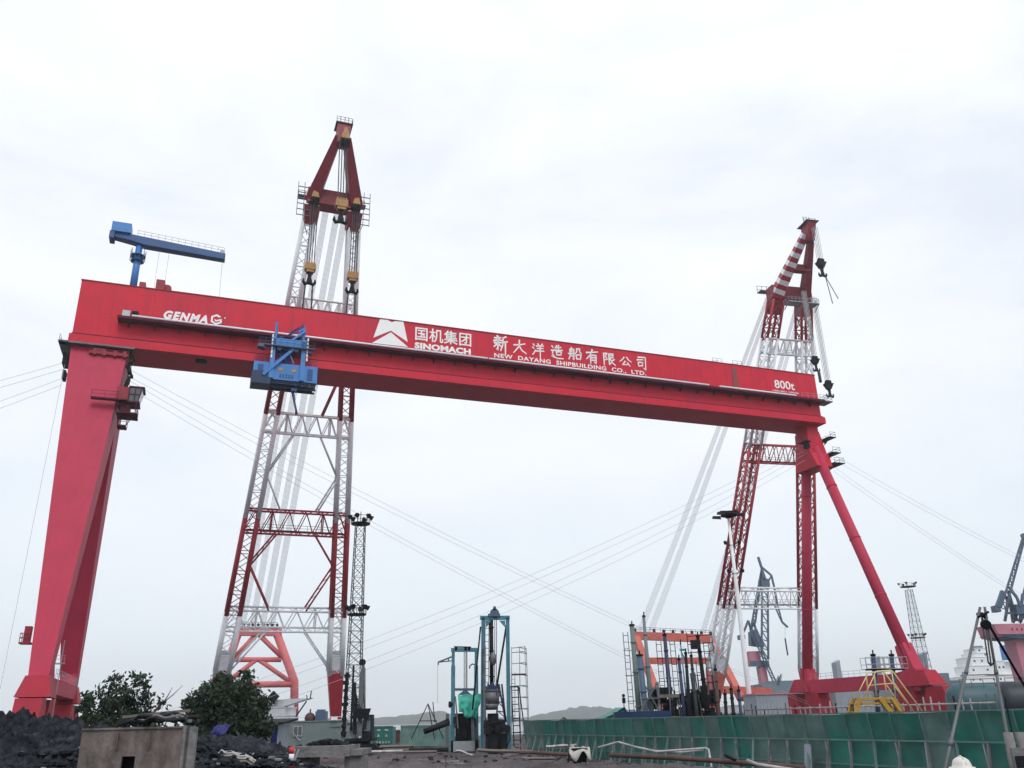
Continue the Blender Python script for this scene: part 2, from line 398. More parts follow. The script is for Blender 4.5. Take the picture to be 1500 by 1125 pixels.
# small things along the top
mb = MB(); mb.box(8.6, 9.6, 1, 3, 72.16, 73.6, W); mb.box(11.2, 12.6, .8, 3.4, 72.16, 74.4, W); mb.disc(W(13, 2, 73.4), GS, .7, .5); mb.build('winch_base', M['deepred'], G)
for a in (121.5, 126.5):
    mb = MB(); mb.box(a, a + 1.6, 1.5, 3, 72.16, 73.0, W); rail(mb, [W(a - .4, .5, 72.16), W(a + 2, .5, 72.16)], r=.03); mb.build('roof_hatch', M['darksteel'], G)
mb = MB(); rail(mb, [W(1, 5.8, 72.16), W(146, 5.8, 72.16)], r=.025, step=3.0); mb.build('roof_handrail', M['galv'], G)
mb = MB(); mb.box(19, 20.8, .8, 2.4, 60.40, 60.54, W); mb.build('drain_hatch', M['black'], G)

# ---- rigid leg: two box legs spreading along the rails
def legbox(name, lv, parent, m):
    """lv: list of (a0, a1, s0, s1, z) sections from top to bottom"""
    mb = MB()
    for (a0, a1, s0, s1, z), (b0, b1, t0, t1, y) in zip(lv[:-1], lv[1:]):
        mb.hexa([W(b0, t0, y), W(b1, t0, y), W(b1, t1, y), W(b0, t1, y), W(a0, s0, z), W(a1, s0, z), W(a1, s1, z), W(a0, s1, z)])
    return mb.build(name, m, parent)
def nearA(z):   # outer and inner a at height z, from the photograph's taper
    t = max(0, min(1, (60 - z) / 51)); return .15 + 4.25 * t, 8.6 - 1.9 * t
def s_n(z): return -.02 - .282 * (60 - z)
lv = []
for z in (60.5, 47.0, 9.2):
    a0, a1 = nearA(z); s0 = s_n(z) if z < 60 else 0.02
    sb = 3.19 if z > 46 else s0 + 3.1
    lv.append((a0, a1, s0, sb, z))
rl = legbox('rigid_leg', lv, G, M['leg'])
lv = [(a0, a1, 6.4 - sb, 6.4 - s0, z) for a0, a1, s0, sb, z in lv]
rl2 = legbox('rigid_leg', lv, G, M['leg'])
# sill beam between the feet
mb = MB(); mb.hexa([W(4.3, -11.4, 7.2), W(6.9, -11.4, 7.2), W(6.9, 17.8, 7.2), W(4.3, 17.8, 7.2), W(4.3, -11.4, 9.1), W(6.9, -11.4, 9.1), W(6.9, 17.8, 9.1), W(4.3, 17.8, 9.1)])
mb.prism([W(4.5, -11.2, 9.1), W(4.5, -8.4, 9.1), W(4.5, -11.2, 11.6)], GA * 2.2); mb.prism([W(4.5, 17.6, 9.1), W(4.5, 14.8, 9.1), W(4.5, 17.6, 11.6)], GA * 2.2)
mb.build('sill_beam', M['leg'], G)
def foot(a, s, sg, nm='bogie'):
    mb = MB()
    mb.hexa([W(a - 2.0, s - 3.2, 6.6), W(a + 2.0, s - 3.2, 6.6), W(a + 2.0, s + 3.2, 6.6), W(a - 2.0, s + 3.2, 6.6), W(a - 1.35, s - 1.6, 9.2), W(a + 1.35, s - 1.6, 9.2), W(a + 1.35, s + 1.6, 9.2), W(a - 1.35, s + 1.6, 9.2)])
    for k in (-1, 1):
        c = s + k * 3.4
        mb.hexa([W(a - 1.5, c - 3.2, 2.0), W(a + 1.5, c - 3.2, 2.0), W(a + 1.5, c + 3.2, 2.0), W(a - 1.5, c + 3.2, 2.0), W(a - 1.5, c - 1.8, 6.4), W(a + 1.5, c - 1.8, 6.4), W(a + 1.5, c + 1.8, 6.4), W(a - 1.5, c + 1.8, 6.4)])
        mb.box(a - .9, a + .9, c - 3.6, c + 3.6, 1.1, 2.0, W)
    o = mb.build(nm, M['bogie'], G)
    for k in range(8):
        wb = MB(); wb.disc(W(a, s - 6.2 + k * 1.77, .55), GA, .5, .5, n=14); wb.build('wheel', M['darksteel'], o)
    return o
foot(5.5, -13.2, -1); foot(5.5, 19.6, 1)
# flange platform, drive gear and cable clutter at the top of the rigid leg
mb = MB(); mb.box(-1.6, 9.6, -1.2, -.03, 60.2, 60.5, W); mb.box(-1.6, -.1, -1.2, 7, 60.2, 60.5, W)
rail(mb, [W(-1.5, -1.1, 60.5), W(-1.5, 6.8, 60.5)], r=.03); mb.build('leg_top_platform', M['steel'], G)
mb = MB(); mb.box(3.0, 8.8, -.9, -.5, 58.9, 59.4, W)
for a in (3.6, 5, 6.6, 8): mb.box(a, a + .5, -1, -.45, 58.7, 59.7, W)
mb.box(3.6, 5.2, -.8, -.3, 59.5, 59.9, W)
mb.build('hinge_gear', M['deepred'], G)
mb = MB(); random.seed(3)
for k in range(26):
    z = 60.2 - k * .42; a = 8.9 + .3 * math.sin(k * .8) + random.uniform(-.1, .3) - max(0, 56 - z) * .04
    mb.box(a, a + random.uniform(.25, .6), -.6 + random.uniform(-.4, .2), .6, z - random.uniform(.2, .5), z, W)
for k in range(8): mb.path(sag(W(9 + random.uniform(0, .5), -.2, 60), W(9 + random.uniform(-.2, .6), .3, 51 + random.uniform(-1, 3)), .0) , .05, n=4)
mb.build('cable_run', M['black'], G)
mb = MB(); mb.box(-.8, -.1, .5, 3, 57.2, 59.0, W); mb.box(-.5, -.05, .8, 2.6, 54.8, 56.2, W); mb.build('cable_bracket', M['black'], G)
# operator's cabin hung off the leg, with its access gallery
cab = MB()
cab.box(8.2, 10.0, -3.6, -.8, 50.3, 52.7, W)
cabin = cab.build('operator_cabin', M['deepred'], G)
mb = MB(); mb.hexa([W(10.003, -3.8, 50.4), W(11.5, -3.8, 50.4), W(11.5, -.7, 50.4), W(10.003, -.7, 50.4), W(10.003, -3.8, 52.6), W(12.0, -3.8, 52.6), W(12.0, -.7, 52.6), W(10.003, -.7, 52.6)])
mb.build('window', M['glass'], cabin)
mb = MB(); mb.box(9.9, 12.2, -3.95, -.55, 52.62, 52.85, W); mb.box(9.9, 11.7, -3.9, -.6, 50.15, 50.39, W)
for sa in (-3.87, -2.3, -.68):
    for a_ in (10.05, 10.9, 11.75): mb.beam(W(a_ - (.25 if a_ > 11 else 0), sa, 50.4), W(a_, sa, 52.62), .12)
mb.beam(W(10.05, -3.87, 51.5), W(11.75, -3.87, 51.5), .1)
mb.build('window_frame', M['walk'], cabin)
mb = MB(); mb.box(4.8, 10, -4.4, -3.4, 50.2, 50.4, W); mb.box(8.6, 11.6, -4.2, -.6, 48.2, 48.4, W); mb.box(8.9, 10.2, -3.2, -1, 46.4, 46.6, W)
rail(mb, [W(4.8, -4.35, 50.4), W(8.6, -4.35, 50.4)], r=.03); rail(mb, [W(8.6, -4.1, 48.4), W(11.5, -4.1, 48.4), W(11.5, -.7, 48.4)], r=.04); rail(mb, [W(8.9, -3.2, 46.6), W(10.2, -3.2, 46.6), W(10.2, -1, 46.6)], r=.04)
mb.box(9, 10.4, -3.4, -1.2, 48.5, 49.9, W); mb.beam(W(8.7, -4, 48.4), W(8.7, -4, 50.2), .12); mb.beam(W(11.3, -4, 48.4), W(11.3, -4, 50.2), .12); mb.beam(W(9, -3.1, 46.6), W(9, -3.1, 48.2), .12)
mb.beam(W(10.2, -3.1, 46.6), W(11, -3.1, 48.2), .12)
mb.build('access_gallery', M['walk'], G)
mb = MB(); a0, _ = nearA(15.5); mb.box(a0 - 1.5, a0 - .1, -12.6, -10.6, 13.2, 13.4, W); rail(mb, [W(a0 - .2, -12.5, 13.4), W(a0 - 1.45, -12.5, 13.4), W(a0 - 1.45, -10.7, 13.4)], r=.05); mb.box(a0 - 1.1, a0 - .3, -12.3, -11.3, 13.4, 15.4, W)
mb.build('side_platform', M['deepred'], G)
mb = MB(); mb.box(2.8, 5.0, 14.2, 15.6, 12.4, 12.55, W); rail(mb, [W(2.8, 14.2, 12.55), W(4.9, 14.2, 12.55)], r=.03)
rail(mb, [W(7.1, -11, 9.1), W(7.1, 15, 9.1)], r=.03); rail(mb, [W(7.1, -13, 2.2), W(7.1, 14, 2.2)], r=.03)
ladder(mb, W(7.2, -8.6, 2), W(7.2, -8.6, 14), .5, GS)
mb.build('sill_walkway', M['galv'], G)

# ---- hinged leg: a head with two raked tubes down to a second sill
AX = 145.6
mb = MB()
mb.hexa([W(143.0, .9, 54.2), W(147.5, .9, 54.2), W(147.5, 5.3, 54.2), W(143.0, 5.3, 54.2), W(143.3, 1.0, 59.2), W(146.4, 1.0, 59.2), W(146.4, 5.2, 59.2), W(143.3, 5.2, 59.2)])
mb.hexa([W(143.2, -.6, 51.0), W(147.2, -.6, 51.0), W(147.2, 6.6, 51.0), W(143.2, 6.6, 51.0), W(143.0, .5, 54.19), W(147.6, .5, 54.19), W(147.6, 5.7, 54.19), W(143.0, 5.7, 54.19)])
mb.box(143.6, 146.4, 1.2, 5, 59.2, 60.55, W)
mb.build('leg_head', M['girder'], G)
fr = []
for sg, s0, s1 in ((1, 4.4, 15.2), (-1, 1.6, -14.6)):
    mb = MB(); p, q = W(AX - .6, s0, 55.5), W(AX - .2, s1, 9.2)
    mb.tube(p, q, 1.02, 1.08, n=28)
    for f_ in (.2, .45, .7): mb.tube(lerp(p, q, f_), lerp(p, q, f_ + .004), 1.13, n=28)
    mb.beam(lerp(p, q, .90 if sg < 0 else .955), W(AX, s1 * 1.02, 6.6), 2.1, 2.1, 3.5 if sg < 0 else 2.6, 2.5, up=GA)
    mb.build('tubular_leg', M['leg'], G)
mb = MB(); mb.box(AX - 1.3, AX + 1.3, -14.4, 15, 6.3, 8.9, W)
mb.hexa([W(AX - 1.4, -16.5, 5.8), W(AX + 1.4, -16.5, 5.8), W(AX + 1.4, -10, 6.2), W(AX - 1.4, -10, 6.2), W(AX - 1.4, -16.0, 9.6), W(AX + 1.4, -16.0, 9.6), W(AX + 1.4, -11.0, 9.0), W(AX - 1.4, -11.0, 9.0)])
mb.build('sill_beam', M['leg'], G)
mb = MB(); rail(mb, [W(AX - 1.2, -10, 8.9), W(AX - 1.2, 13, 8.9)], r=.03); mb.build('sill_handrail', M['galv'], G)
foot(AX, -16.2, -1); foot(AX, 16.6, 1)
for z, w_, e_ in ((57.6, 1.4, 2.6), (54.2, 2.2, 3.6), (51.9, 2.6, 4.6)):
    mb = MB(); mb.box(147.4 + (51.2 - z) * .05, 147.4 + e_ * .62, -1.0, 5.0, z - .12, z, W)
    rail(mb, [W(147.6, -.9, z), W(147.4 + e_ * .6, -.9, z), W(147.4 + e_ * .6, 4.9, z)], r=.035)
    mb.prism([W(147.5, 1, z - .12), W(147.3 + e_ * .5, 1, z - .12), W(147.4, 1, z - 1.4)], GS * .15)
    mb.build('head_platform', M['darksteel'], G)
mb = MB(); mb.box(141.2, 142.7, -.5, 2, 56.2, 56.4, W); mb.box(141.9, 142.6, 0, 1.2, 55.0, 56.0, W); rail(mb, [W(141.3, -.5, 56.4), W(141.3, 2, 56.4)], r=.035); mb.build('cable_bracket', M['darksteel'], G)

# ---- lettering on the girder's front web
TH = -.06
def on_web(name, polys, m=M['lett'], s=TH):
    mb = MB()
    for pts in polys:
        mb.prism([W(a, s, z) for a, z in pts], GS * (-s - .002 if s > -.1 else .05))
    return mb.build(name, m, girder)
def on_web_words(name, polys, gap, m=M['lett']):
    ps = sorted(polys, key=lambda p: min(a for a, z in p)); cur, end = [], None
    for p in ps:
        lo, hi = min(a for a, z in p), max(a for a, z in p)
        if cur and lo - end > gap: on_web(name, cur, m); cur, end = [], None
        cur.append(p); end = hi if end is None else max(end, hi)
    on_web(name, cur, m)
def text_polys(txt, bold=0.0, spacing=1.0):
    c = bpy.data.curves.new('text', 'FONT'); c.body = txt; c.size = 1; c.offset = bold; c.resolution_u = 3; c.space_character = spacing
    o = bpy.data.objects.new('text', c); C.objects.link(o)
    me = bpy.data.meshes.new_from_object(o.evaluated_get(bpy.context.evaluated_depsgraph_get()))
    P = [[(me.vertices[i].co.x, me.vertices[i].co.y) for i in f.vertices] for f in me.polygons]
    bpy.data.objects.remove(o); bpy.data.curves.remove(c); bpy.data.meshes.remove(me)
    return P
def fit(polys, bl, br, tl, shear=0.0, box=None):
    """map the outline's bounding box onto a parallelogram given by three photo corners on the web"""
    (a0, z0), (a1, z1), (a2, z2) = gp(*bl), gp(*br), gp(*tl)
    xs = [x for p in polys for x, y in p]; ys = [y for p in polys for x, y in p]
    if box: x0, y0, x1, y1 = box
    else: x0, x1, y0, y1 = min(xs), max(xs), min(ys), max(ys)
    r = []
    for p in polys:
        q = []
        for x, y in p:
            u, v_ = (x - x0) / (x1 - x0), (y - y0) / (y1 - y0)
            q.append((a0 + u * (a1 - a0) + v_ * (a2 - a0) * 0 + shear * v_ * (z2 - z0), z0 + u * (z1 - z0) * 0 + v_ * (z2 - z0)))
        r.append(q)
    return r
on_web('name_lettering', fit(text_polys('GENMA', .052, 1.22), (237.5, 466.5), (304, 473), (239, 454.2), .22))
def hexmark(cx, cy, r):
    a, z = gp(cx, cy); s = r
    P = lambda u, v_: (a + u * s, z + v_ * s)
    o = .87
    return [
        [P(0, 1), P(-o, .52), P(-o + .3, .35), P(0, .62), P(.35, .42), P(.72, .62)],
        [P(-o, .52), P(-o, -.52), P(-o + .3, -.35), P(-o + .3, .35)],
        [P(-o, -.52), P(0, -1), P(0, -.64), P(-o + .3, -.35)],
        [P(0, -1), P(o, -.52), P(o - .3, -.35), P(0, -.64)],
        [P(o, -.52), P(o, .28), P(o - .3, .13), P(o - .3, -.35)],
        [P(-.28, .05), P(0, -.1), P(o, .28), P(o, .05), P(0, -.4), P(-.28, -.2)],
    ]
on_web('hexagon_mark', hexmark(317, 468.3, 1.02))
on_web('registered_dot', [[(gp(329.5, 466)[0] + .12 * math.cos(t * .785), gp(329.5, 466)[1] + .12 * math.sin(t * .785)) for t in range(8)]])
def zp(pts): return [gp(540 + x / 9.375, 455 + y / 9.375) for x, y in pts]
on_web('mountain_logo', [zp([(155, 120), (262, 130), (318, 163), (305, 277), (65, 372)]), zp([(318, 163), (362, 145), (477, 155), (535, 432), (305, 277)]), zp([(45, 445), (305, 300), (540, 502)])])
Q = lambda x, y: (540 + x / 9.375, 455 + y / 9.375)
on_web('group_name_characters', fit(text_polys('国机集团', .011, 1.04), Q(638, 405), Q(1408, 492), Q(640, 216)))
on_web('group_name_lettering', fit(text_polys('SINOMACH', .05, 1.05), Q(630, 517), Q(1402, 608), Q(632, 432)))
# brush-written company name: each stroke a tapered ribbon in a 100 x 100 cell
BR = {
 '新': [[(28, 98), (38, 90)], [(10, 82), (55, 88)], [(22, 80), (28, 70)], [(46, 84), (40, 70)], [(4, 64), (60, 70)], [(8, 50), (58, 56)], [(33, 68), (33, 8), (24, 14)], [(30, 48), (6, 26)], [(36, 46), (54, 32)], [(92, 98), (68, 86)], [(70, 86), (66, 40), (52, 4)], [(70, 60), (100, 66)], [(86, 62), (85, -14)]],
 '大': [[(6, 58), (50, 64), (92, 76)], [(50, 100), (46, 52), (4, 0)], [(47, 56), (66, 24), (100, 2)]],
 '洋': [[(8, 92), (20, 80)], [(2, 66), (14, 56)], [(2, 6), (12, 16), (26, 44)], [(48, 98), (56, 88)], [(88, 100), (76, 86)], [(36, 78), (98, 84)], [(42, 58), (94, 64)], [(28, 36), (100, 42)], [(68, 84), (66, -20)]],
 '造': [[(50, 96), (34, 76)], [(40, 80), (86, 86)], [(64, 100), (63, 62)], [(30, 60), (96, 66)], [(44, 52), (46, 26)], [(44, 50), (86, 54), (82, 28)], [(46, 28), (82, 30)], [(8, 90), (18, 80)], [(2, 56), (22, 62), (10, 34), (22, 22), (4, 14)], [(6, 16), (50, 2), (100, 4)]],
 '船': [[(26, 100), (18, 86)], [(12, 84), (14, 36), (2, 4)], [(12, 84), (42, 88), (40, 4), (32, 10)], [(0, 48), (54, 56)], [(24, 76), (28, 64)], [(24, 40), (29, 28)], [(66, 96), (64, 70), (54, 56)], [(66, 94), (88, 98), (86, 70), (100, 62)], [(58, 46), (62, 8)], [(58, 44), (96, 50), (90, 10)], [(62, 12), (90, 14)]],
 '有': [[(4, 74), (50, 80), (98, 88)], [(54, 100), (38, 64), (4, 28)], [(36, 58), (36, 0)], [(36, 56), (82, 62), (80, 2), (66, 12)], [(38, 40), (78, 44)], [(38, 22), (78, 26)]],
 '限': [[(10, 90), (10, -4)], [(10, 90), (36, 94), (22, 68), (38, 46), (18, 38)], [(50, 92), (52, 4), (70, 22)], [(50, 90), (86, 94), (84, 60)], [(52, 76), (84, 79)], [(52, 60), (84, 63)], [(94, 50), (74, 36)], [(60, 54), (76, 22), (100, 2)]],
 '公': [[(40, 92), (26, 66), (2, 44)], [(62, 94), (78, 66), (100, 50)], [(48, 52), (24, 14), (78, 20)], [(66, 38), (86, 6)]],
 '司': [[(20, 92), (92, 96), (88, -4), (70, 8)], [(8, 70), (68, 76)], [(18, 50), (22, 18)], [(18, 50), (62, 54), (58, 22)], [(22, 22), (58, 26)]],
}
def brush(ch, bl, br, tl):
    (a0, z0), (a1, _), (_, z1) = gp(*bl), gp(*br), gp(*tl)
    sx_, sz_ = (a1 - a0) / 100, (z1 - z0) / 100; out = []
    for st in BR[ch]:
        n = len(st)
        for i in range(n - 1):
            (x0, y0), (x1, y1) = st[i], st[i + 1]
            w0 = 5.4 * (1.05 - .25 * i / n); w1 = 5.4 * (.95 - .45 * (i + 1) / n)
            dx, dy = x1 - x0, y1 - y0; l = math.hypot(dx, dy) or 1; nx, ny = -dy / l, dx / l; ex, ey = dx / l * 3, dy / l * 3
            q = [(x0 + nx * w0 - ex, y0 + ny * w0 - ey), (x0 - nx * w0 - ex, y0 - ny * w0 - ey), (x1 - nx * w1 + ex, y1 - ny * w1 + ey), (x1 + nx * w1 + ex, y1 + ny * w1 + ey)]
            out.append([(a0 + x * sx_, z0 + y * sz_) for x, y in q])
    return out
for ch, x0, x1, y0, y1 in (('新', 75, 200, 64, 200), ('大', 250, 365, 103, 218), ('洋', 420, 522, 134, 240), ('造', 585, 690, 148, 266), ('船', 738, 852, 172, 280), ('有', 893, 1000, 188, 308), ('限', 1040, 1148, 215, 322), ('公', 1188, 1290, 248, 334), ('司', 1336, 1425, 250, 358)):
    k = lambda x, y: (710 + x / 6, 480 + y / 6)
    on_web('company_name_character', brush(ch, k(x0, y1), k(x1, y1), k(x0, y0)))
k = lambda x, y: (710 + x / 6, 480 + y / 6)
on_web_words('company_name_word', fit(text_polys('NEW  DAYANG  SHIPBUILDING  CO.,  LTD.', .022, 1.1), k(84, 266), k(1420, 432), k(84, 222)), .75)
k = lambda x, y: (1110 + x / 15, 540 + y / 15)
on_web('capacity_lettering', fit(text_polys('800t', .012), k(378, 425), k(815, 475), k(378, 245)))
on_web_words('capacity_note', fit(text_polys('( 400t+400t )  +600t/50t', .01), k(330, 505), k(905, 572), k(330, 458)), .45, M['white'])

# ------------------------------------------------------------------ lower trolley
T_ = thing('crane_trolley', 'blue machinery trolley hanging below the red girder near its left third', 'trolley', W(33.5, 3, 55))
TA0, TA1 = 28.3, 38.9
mb = MB(); mb.box(TA0, TA1, -2.2, 1.4, 57.1, 60.1, W); mb.box(TA0 + .5, TA1 - .5, 1.403, 7.4, 59.2, 60.2, W); mb.build('machine_house', M['blue'], T_)
mb = MB(); mb.box(TA0 - .2, TA0 + 2.9, -2.5, .8, 56.1, 58.3, W); mb.box(TA0 + 2.9, TA1 - .4, -1.7, 1.2, 56.4, 57.1, W)
for a in (35.2, 36.4, 37.6): mb.box(a, a + .25, -2.0, -1.7, 56.3, 57.1, W)
for z in (56.5, 56.8): mb.box(TA0 + 2.9, TA1 - 1.8, -2.0, -1.703, z, z + .14, W)
for s in (-1.2, .4): mb.box(TA0 + 3, TA1, s, s + .3, 56.1, 56.39, W)
mb.build('winch_bay', M['navyblue'], T_)
for a in (31.2, 36.3):
    mb = MB(); mb.beam(W(a, -2.4, 57.2), W(a, -2.4, 64.8), .75, .4, up=GS); mb.build('hanger', M['blue'], T_)
mb = MB(); mb.beam(W(TA0 + 1.6, -2.55, 57.6), W(34.9, -2.6, 63.2), .5, .35, up=GS); mb.build('brace', M['blue'], T_)
mb = MB(); mb.beam(W(33.4, -2.3, 63.8), W(36.4, -2.3, 66.6), .35, up=GS); mb.beam(W(33.6, -2.1, 63), W(34.8, -2.2, 60.3), .18); mb.beam(W(31.5, -1.4, 63), W(34, -1.4, 60.6), .25); mb.beam(W(34, -1.4, 63), W(31.8, -1.4, 60.6), .25); mb.build('cross_brace', M['blue'], T_)
mb = MB(); mb.box(31.0, 36.6, -2.6, -.6, 63.0, 64.4, W); mb.box(31.2, 36.3, -2.4, -.7, 64.4, 64.7, W); mb.build('carriage_beam', M['blue'], T_)
mb = MB(); mb.box(28.8, 38.0, -3.2, -2.0, 62.9, 63.05, W); mb.box(28.6, 29.6, -3.3, -1.9, 62.4, 62.9, W); rail(mb, [W(28.8, -3.15, 63.05), W(38, -3.15, 63.05)], r=.035, step=1.2)
rail(mb, [W(28.8, -2.0, 63.05), W(30.5, -2.0, 63.05)], r=.035, step=.8); rail(mb, [W(36.6, -2.0, 63.05), W(38, -2, 63.05)], r=.035, step=.8)
mb.build('walkway', M['slate'], T_)
mb = MB(); mb.beam(W(31.5, -2.3, 64.7), W(31.5, -2.3, 67.6), .35); mb.build('post', M['blue'], T_)
mb = MB(); mb.beam(W(36.2, -2.0, 64.7), W(36.2, -2.0, 67.4), .4); mb.beam(W(35.3, -2.0, 66.4), W(36.2, -2.0, 67.4), .3)
mb.build('post', M['blue'], T_)
mb = MB(); random.seed(5)
for k in range(12): mb.path([W(33.2 + k * .24, -1.9, 65.2 + k * .12), W(34.2 + k * .17, -2.2, 66.4 + .16 * k), W(35.8, -2.0, 67.2 - k * .12)], .06, n=4)
mb.build('cable_loops', M['darkblue'], T_); mb = MB()
for k in range(14): mb.tube(W(31.8 + random.uniform(0, 2.6), -1.5, 63), W(32 + random.uniform(0, 2.4), -1.5, 60.4), .07, n=4)
mb.build('hanging_cables', M['darkblue'], T_)
for a in (31.0, 36.9):
    mb = MB()
    for z in range(6): mb.box(a - .12, a + .12, -2.72, -2.62, 60.8 + z * .75, 61.4 + z * .75, W)
    mb.build('ladder', M['white'], T_)
mb = MB()
for a in (29.0, 37.2): mb.box(a, a + .9, -2.26, -2.203, 57.5, 59.6, W); mb.box(a + .15, a + .75, -2.3, -2.263, 58.5, 59.3, W); mb.build('access_door', M['darkblue'], T_); mb = MB()
for k in range(5): mb.box(32.6 + k * .5, 32.9 + k * .5, -2.25, -2.203, 57.5, 58.2, W)
mb.build('louvre', M['darkblue'], T_)
mb = MB()
for a in (29.6, 32.2, 35.0, 37.4): mb.tube(W(a, -2.9, 62.6), W(a, -2.0, 62.6), .42, n=12)
for a in (31.9, 35.4): mb.tube(W(a, -1.9, 64.95), W(a + .9, -1.9, 64.95), .3, n=10)
mb.build('travel_motor', M['navyblue'], T_)
mb = MB(); rail(mb, [W(28.3, -2.1, 60.1), W(31.0, -2.1, 60.1)], r=.04, step=.9); rail(mb, [W(36.9, -2.1, 60.1), W(38.8, -2.1, 60.1)], r=.04, step=.9); mb.build('house_rail', M['slate'], T_)
for a in (32.4, 34.6):
    mb = MB(); mb.box(a, a + .7, -2.26, -2.2, 58.7, 59.25, W); mb.build('warning_plate', M['yellow'], T_)
mb = MB(); mb.box(34.8, 35.7, -1.6, -.6, 55.6, 56.09, W); mb.path(sag(W(35.2, -1.1, 55.6), W(35.9, -1.1, 51.5), -.3, 6), .13, n=6); mb.build('hoist_line', M['darkblue'], T_)

# ------------------------------------------------------------------ service jib crane on the girder
J = thing('jib_crane', 'small blue jib crane standing on the left end of the red girder', 'crane', W(7.4, 3, 72.16))
mb = MB(); mb.tube(W(7.5, 3, 72.16), W(7.5, 3, 81.4), .6, .55, n=16); mb.tube(W(7.5, 3, 72.163), W(7.5, 3, 72.5), .95, n=16); mb.build('column', M['blue'], J)
JD = (at(327, 377, 140) - at(195, 345, 132)); 
mb = MB()
def jb(a, z, h0, h1, w): return [W(a, 3 - w / 2, z - h0), W(a, 3 + w / 2, z - h0), W(a, 3 + w / 2, z + h1), W(a, 3 - w / 2, z + h1)]
def loft(mb, secs, mi=0):
    for p, q in zip(secs[:-1], secs[1:]): mb.hexa([p[0], p[1], q[1], q[0], p[3], p[2], q[2], q[3]], mi)
loft(mb, [jb(3.4, 82.8, .5, .6, 1.6), jb(6.2, 82.5, .6, .6, 1.8), jb(8.4, 82.2, .75, .75, 1.8), jb(21.8, 81.5, .55, .6, 1.5)]); mb.build('jib', M['darkblue'], J)
mb = MB(); mb.box(2.8, 5.9, 1.7, 4.3, 83.12, 84.95, W); mb.build('machinery_house', M['blue'], J)
mb = MB(); mb.box(2.6, 3.38, 1.8, 4.2, 81.8, 83.1, W); mb.build('counterweight', M['darkblue'], J)
mb = MB(); mb.disc(W(7.5, 3, 79.4), V((0, 0, 1)), 1.25, .16, n=14); mb.disc(W(7.5, 3, 78.4), V((0, 0, 1)), 1.1, .1, n=14)
for k in range(10):
    t = k * .628; p = W(7.5 + 1.2 * math.cos(t), 3 + 1.2 * math.sin(t), 78.4); mb.tube(p, p + V((0, 0, 2.2)), .06, n=4)
mb.build('ring_platform', M['darkblue'], J)
mb = MB(); rail(mb, [W(7, 2.2, 83.0), W(21.6, 2.3, 82.1)], r=.035, step=1.1); mb.disc(W(21.2, 3, 82.7), GS, .4, .4); mb.build('handrail', M['galv'], J)
mb = MB(); mb.tube(W(21.4, 3, 81.2), W(21.6, 3, 72.3), .035, n=4); mb.tube(W(10.8, 3, 81), W(10.8, 3, 72.3), .03, n=4); mb.tube(W(12.4, 3, 81), W(12.4, 3, 72.3), .03, n=4); mb.build('hoist_rope', M['rope'], J)
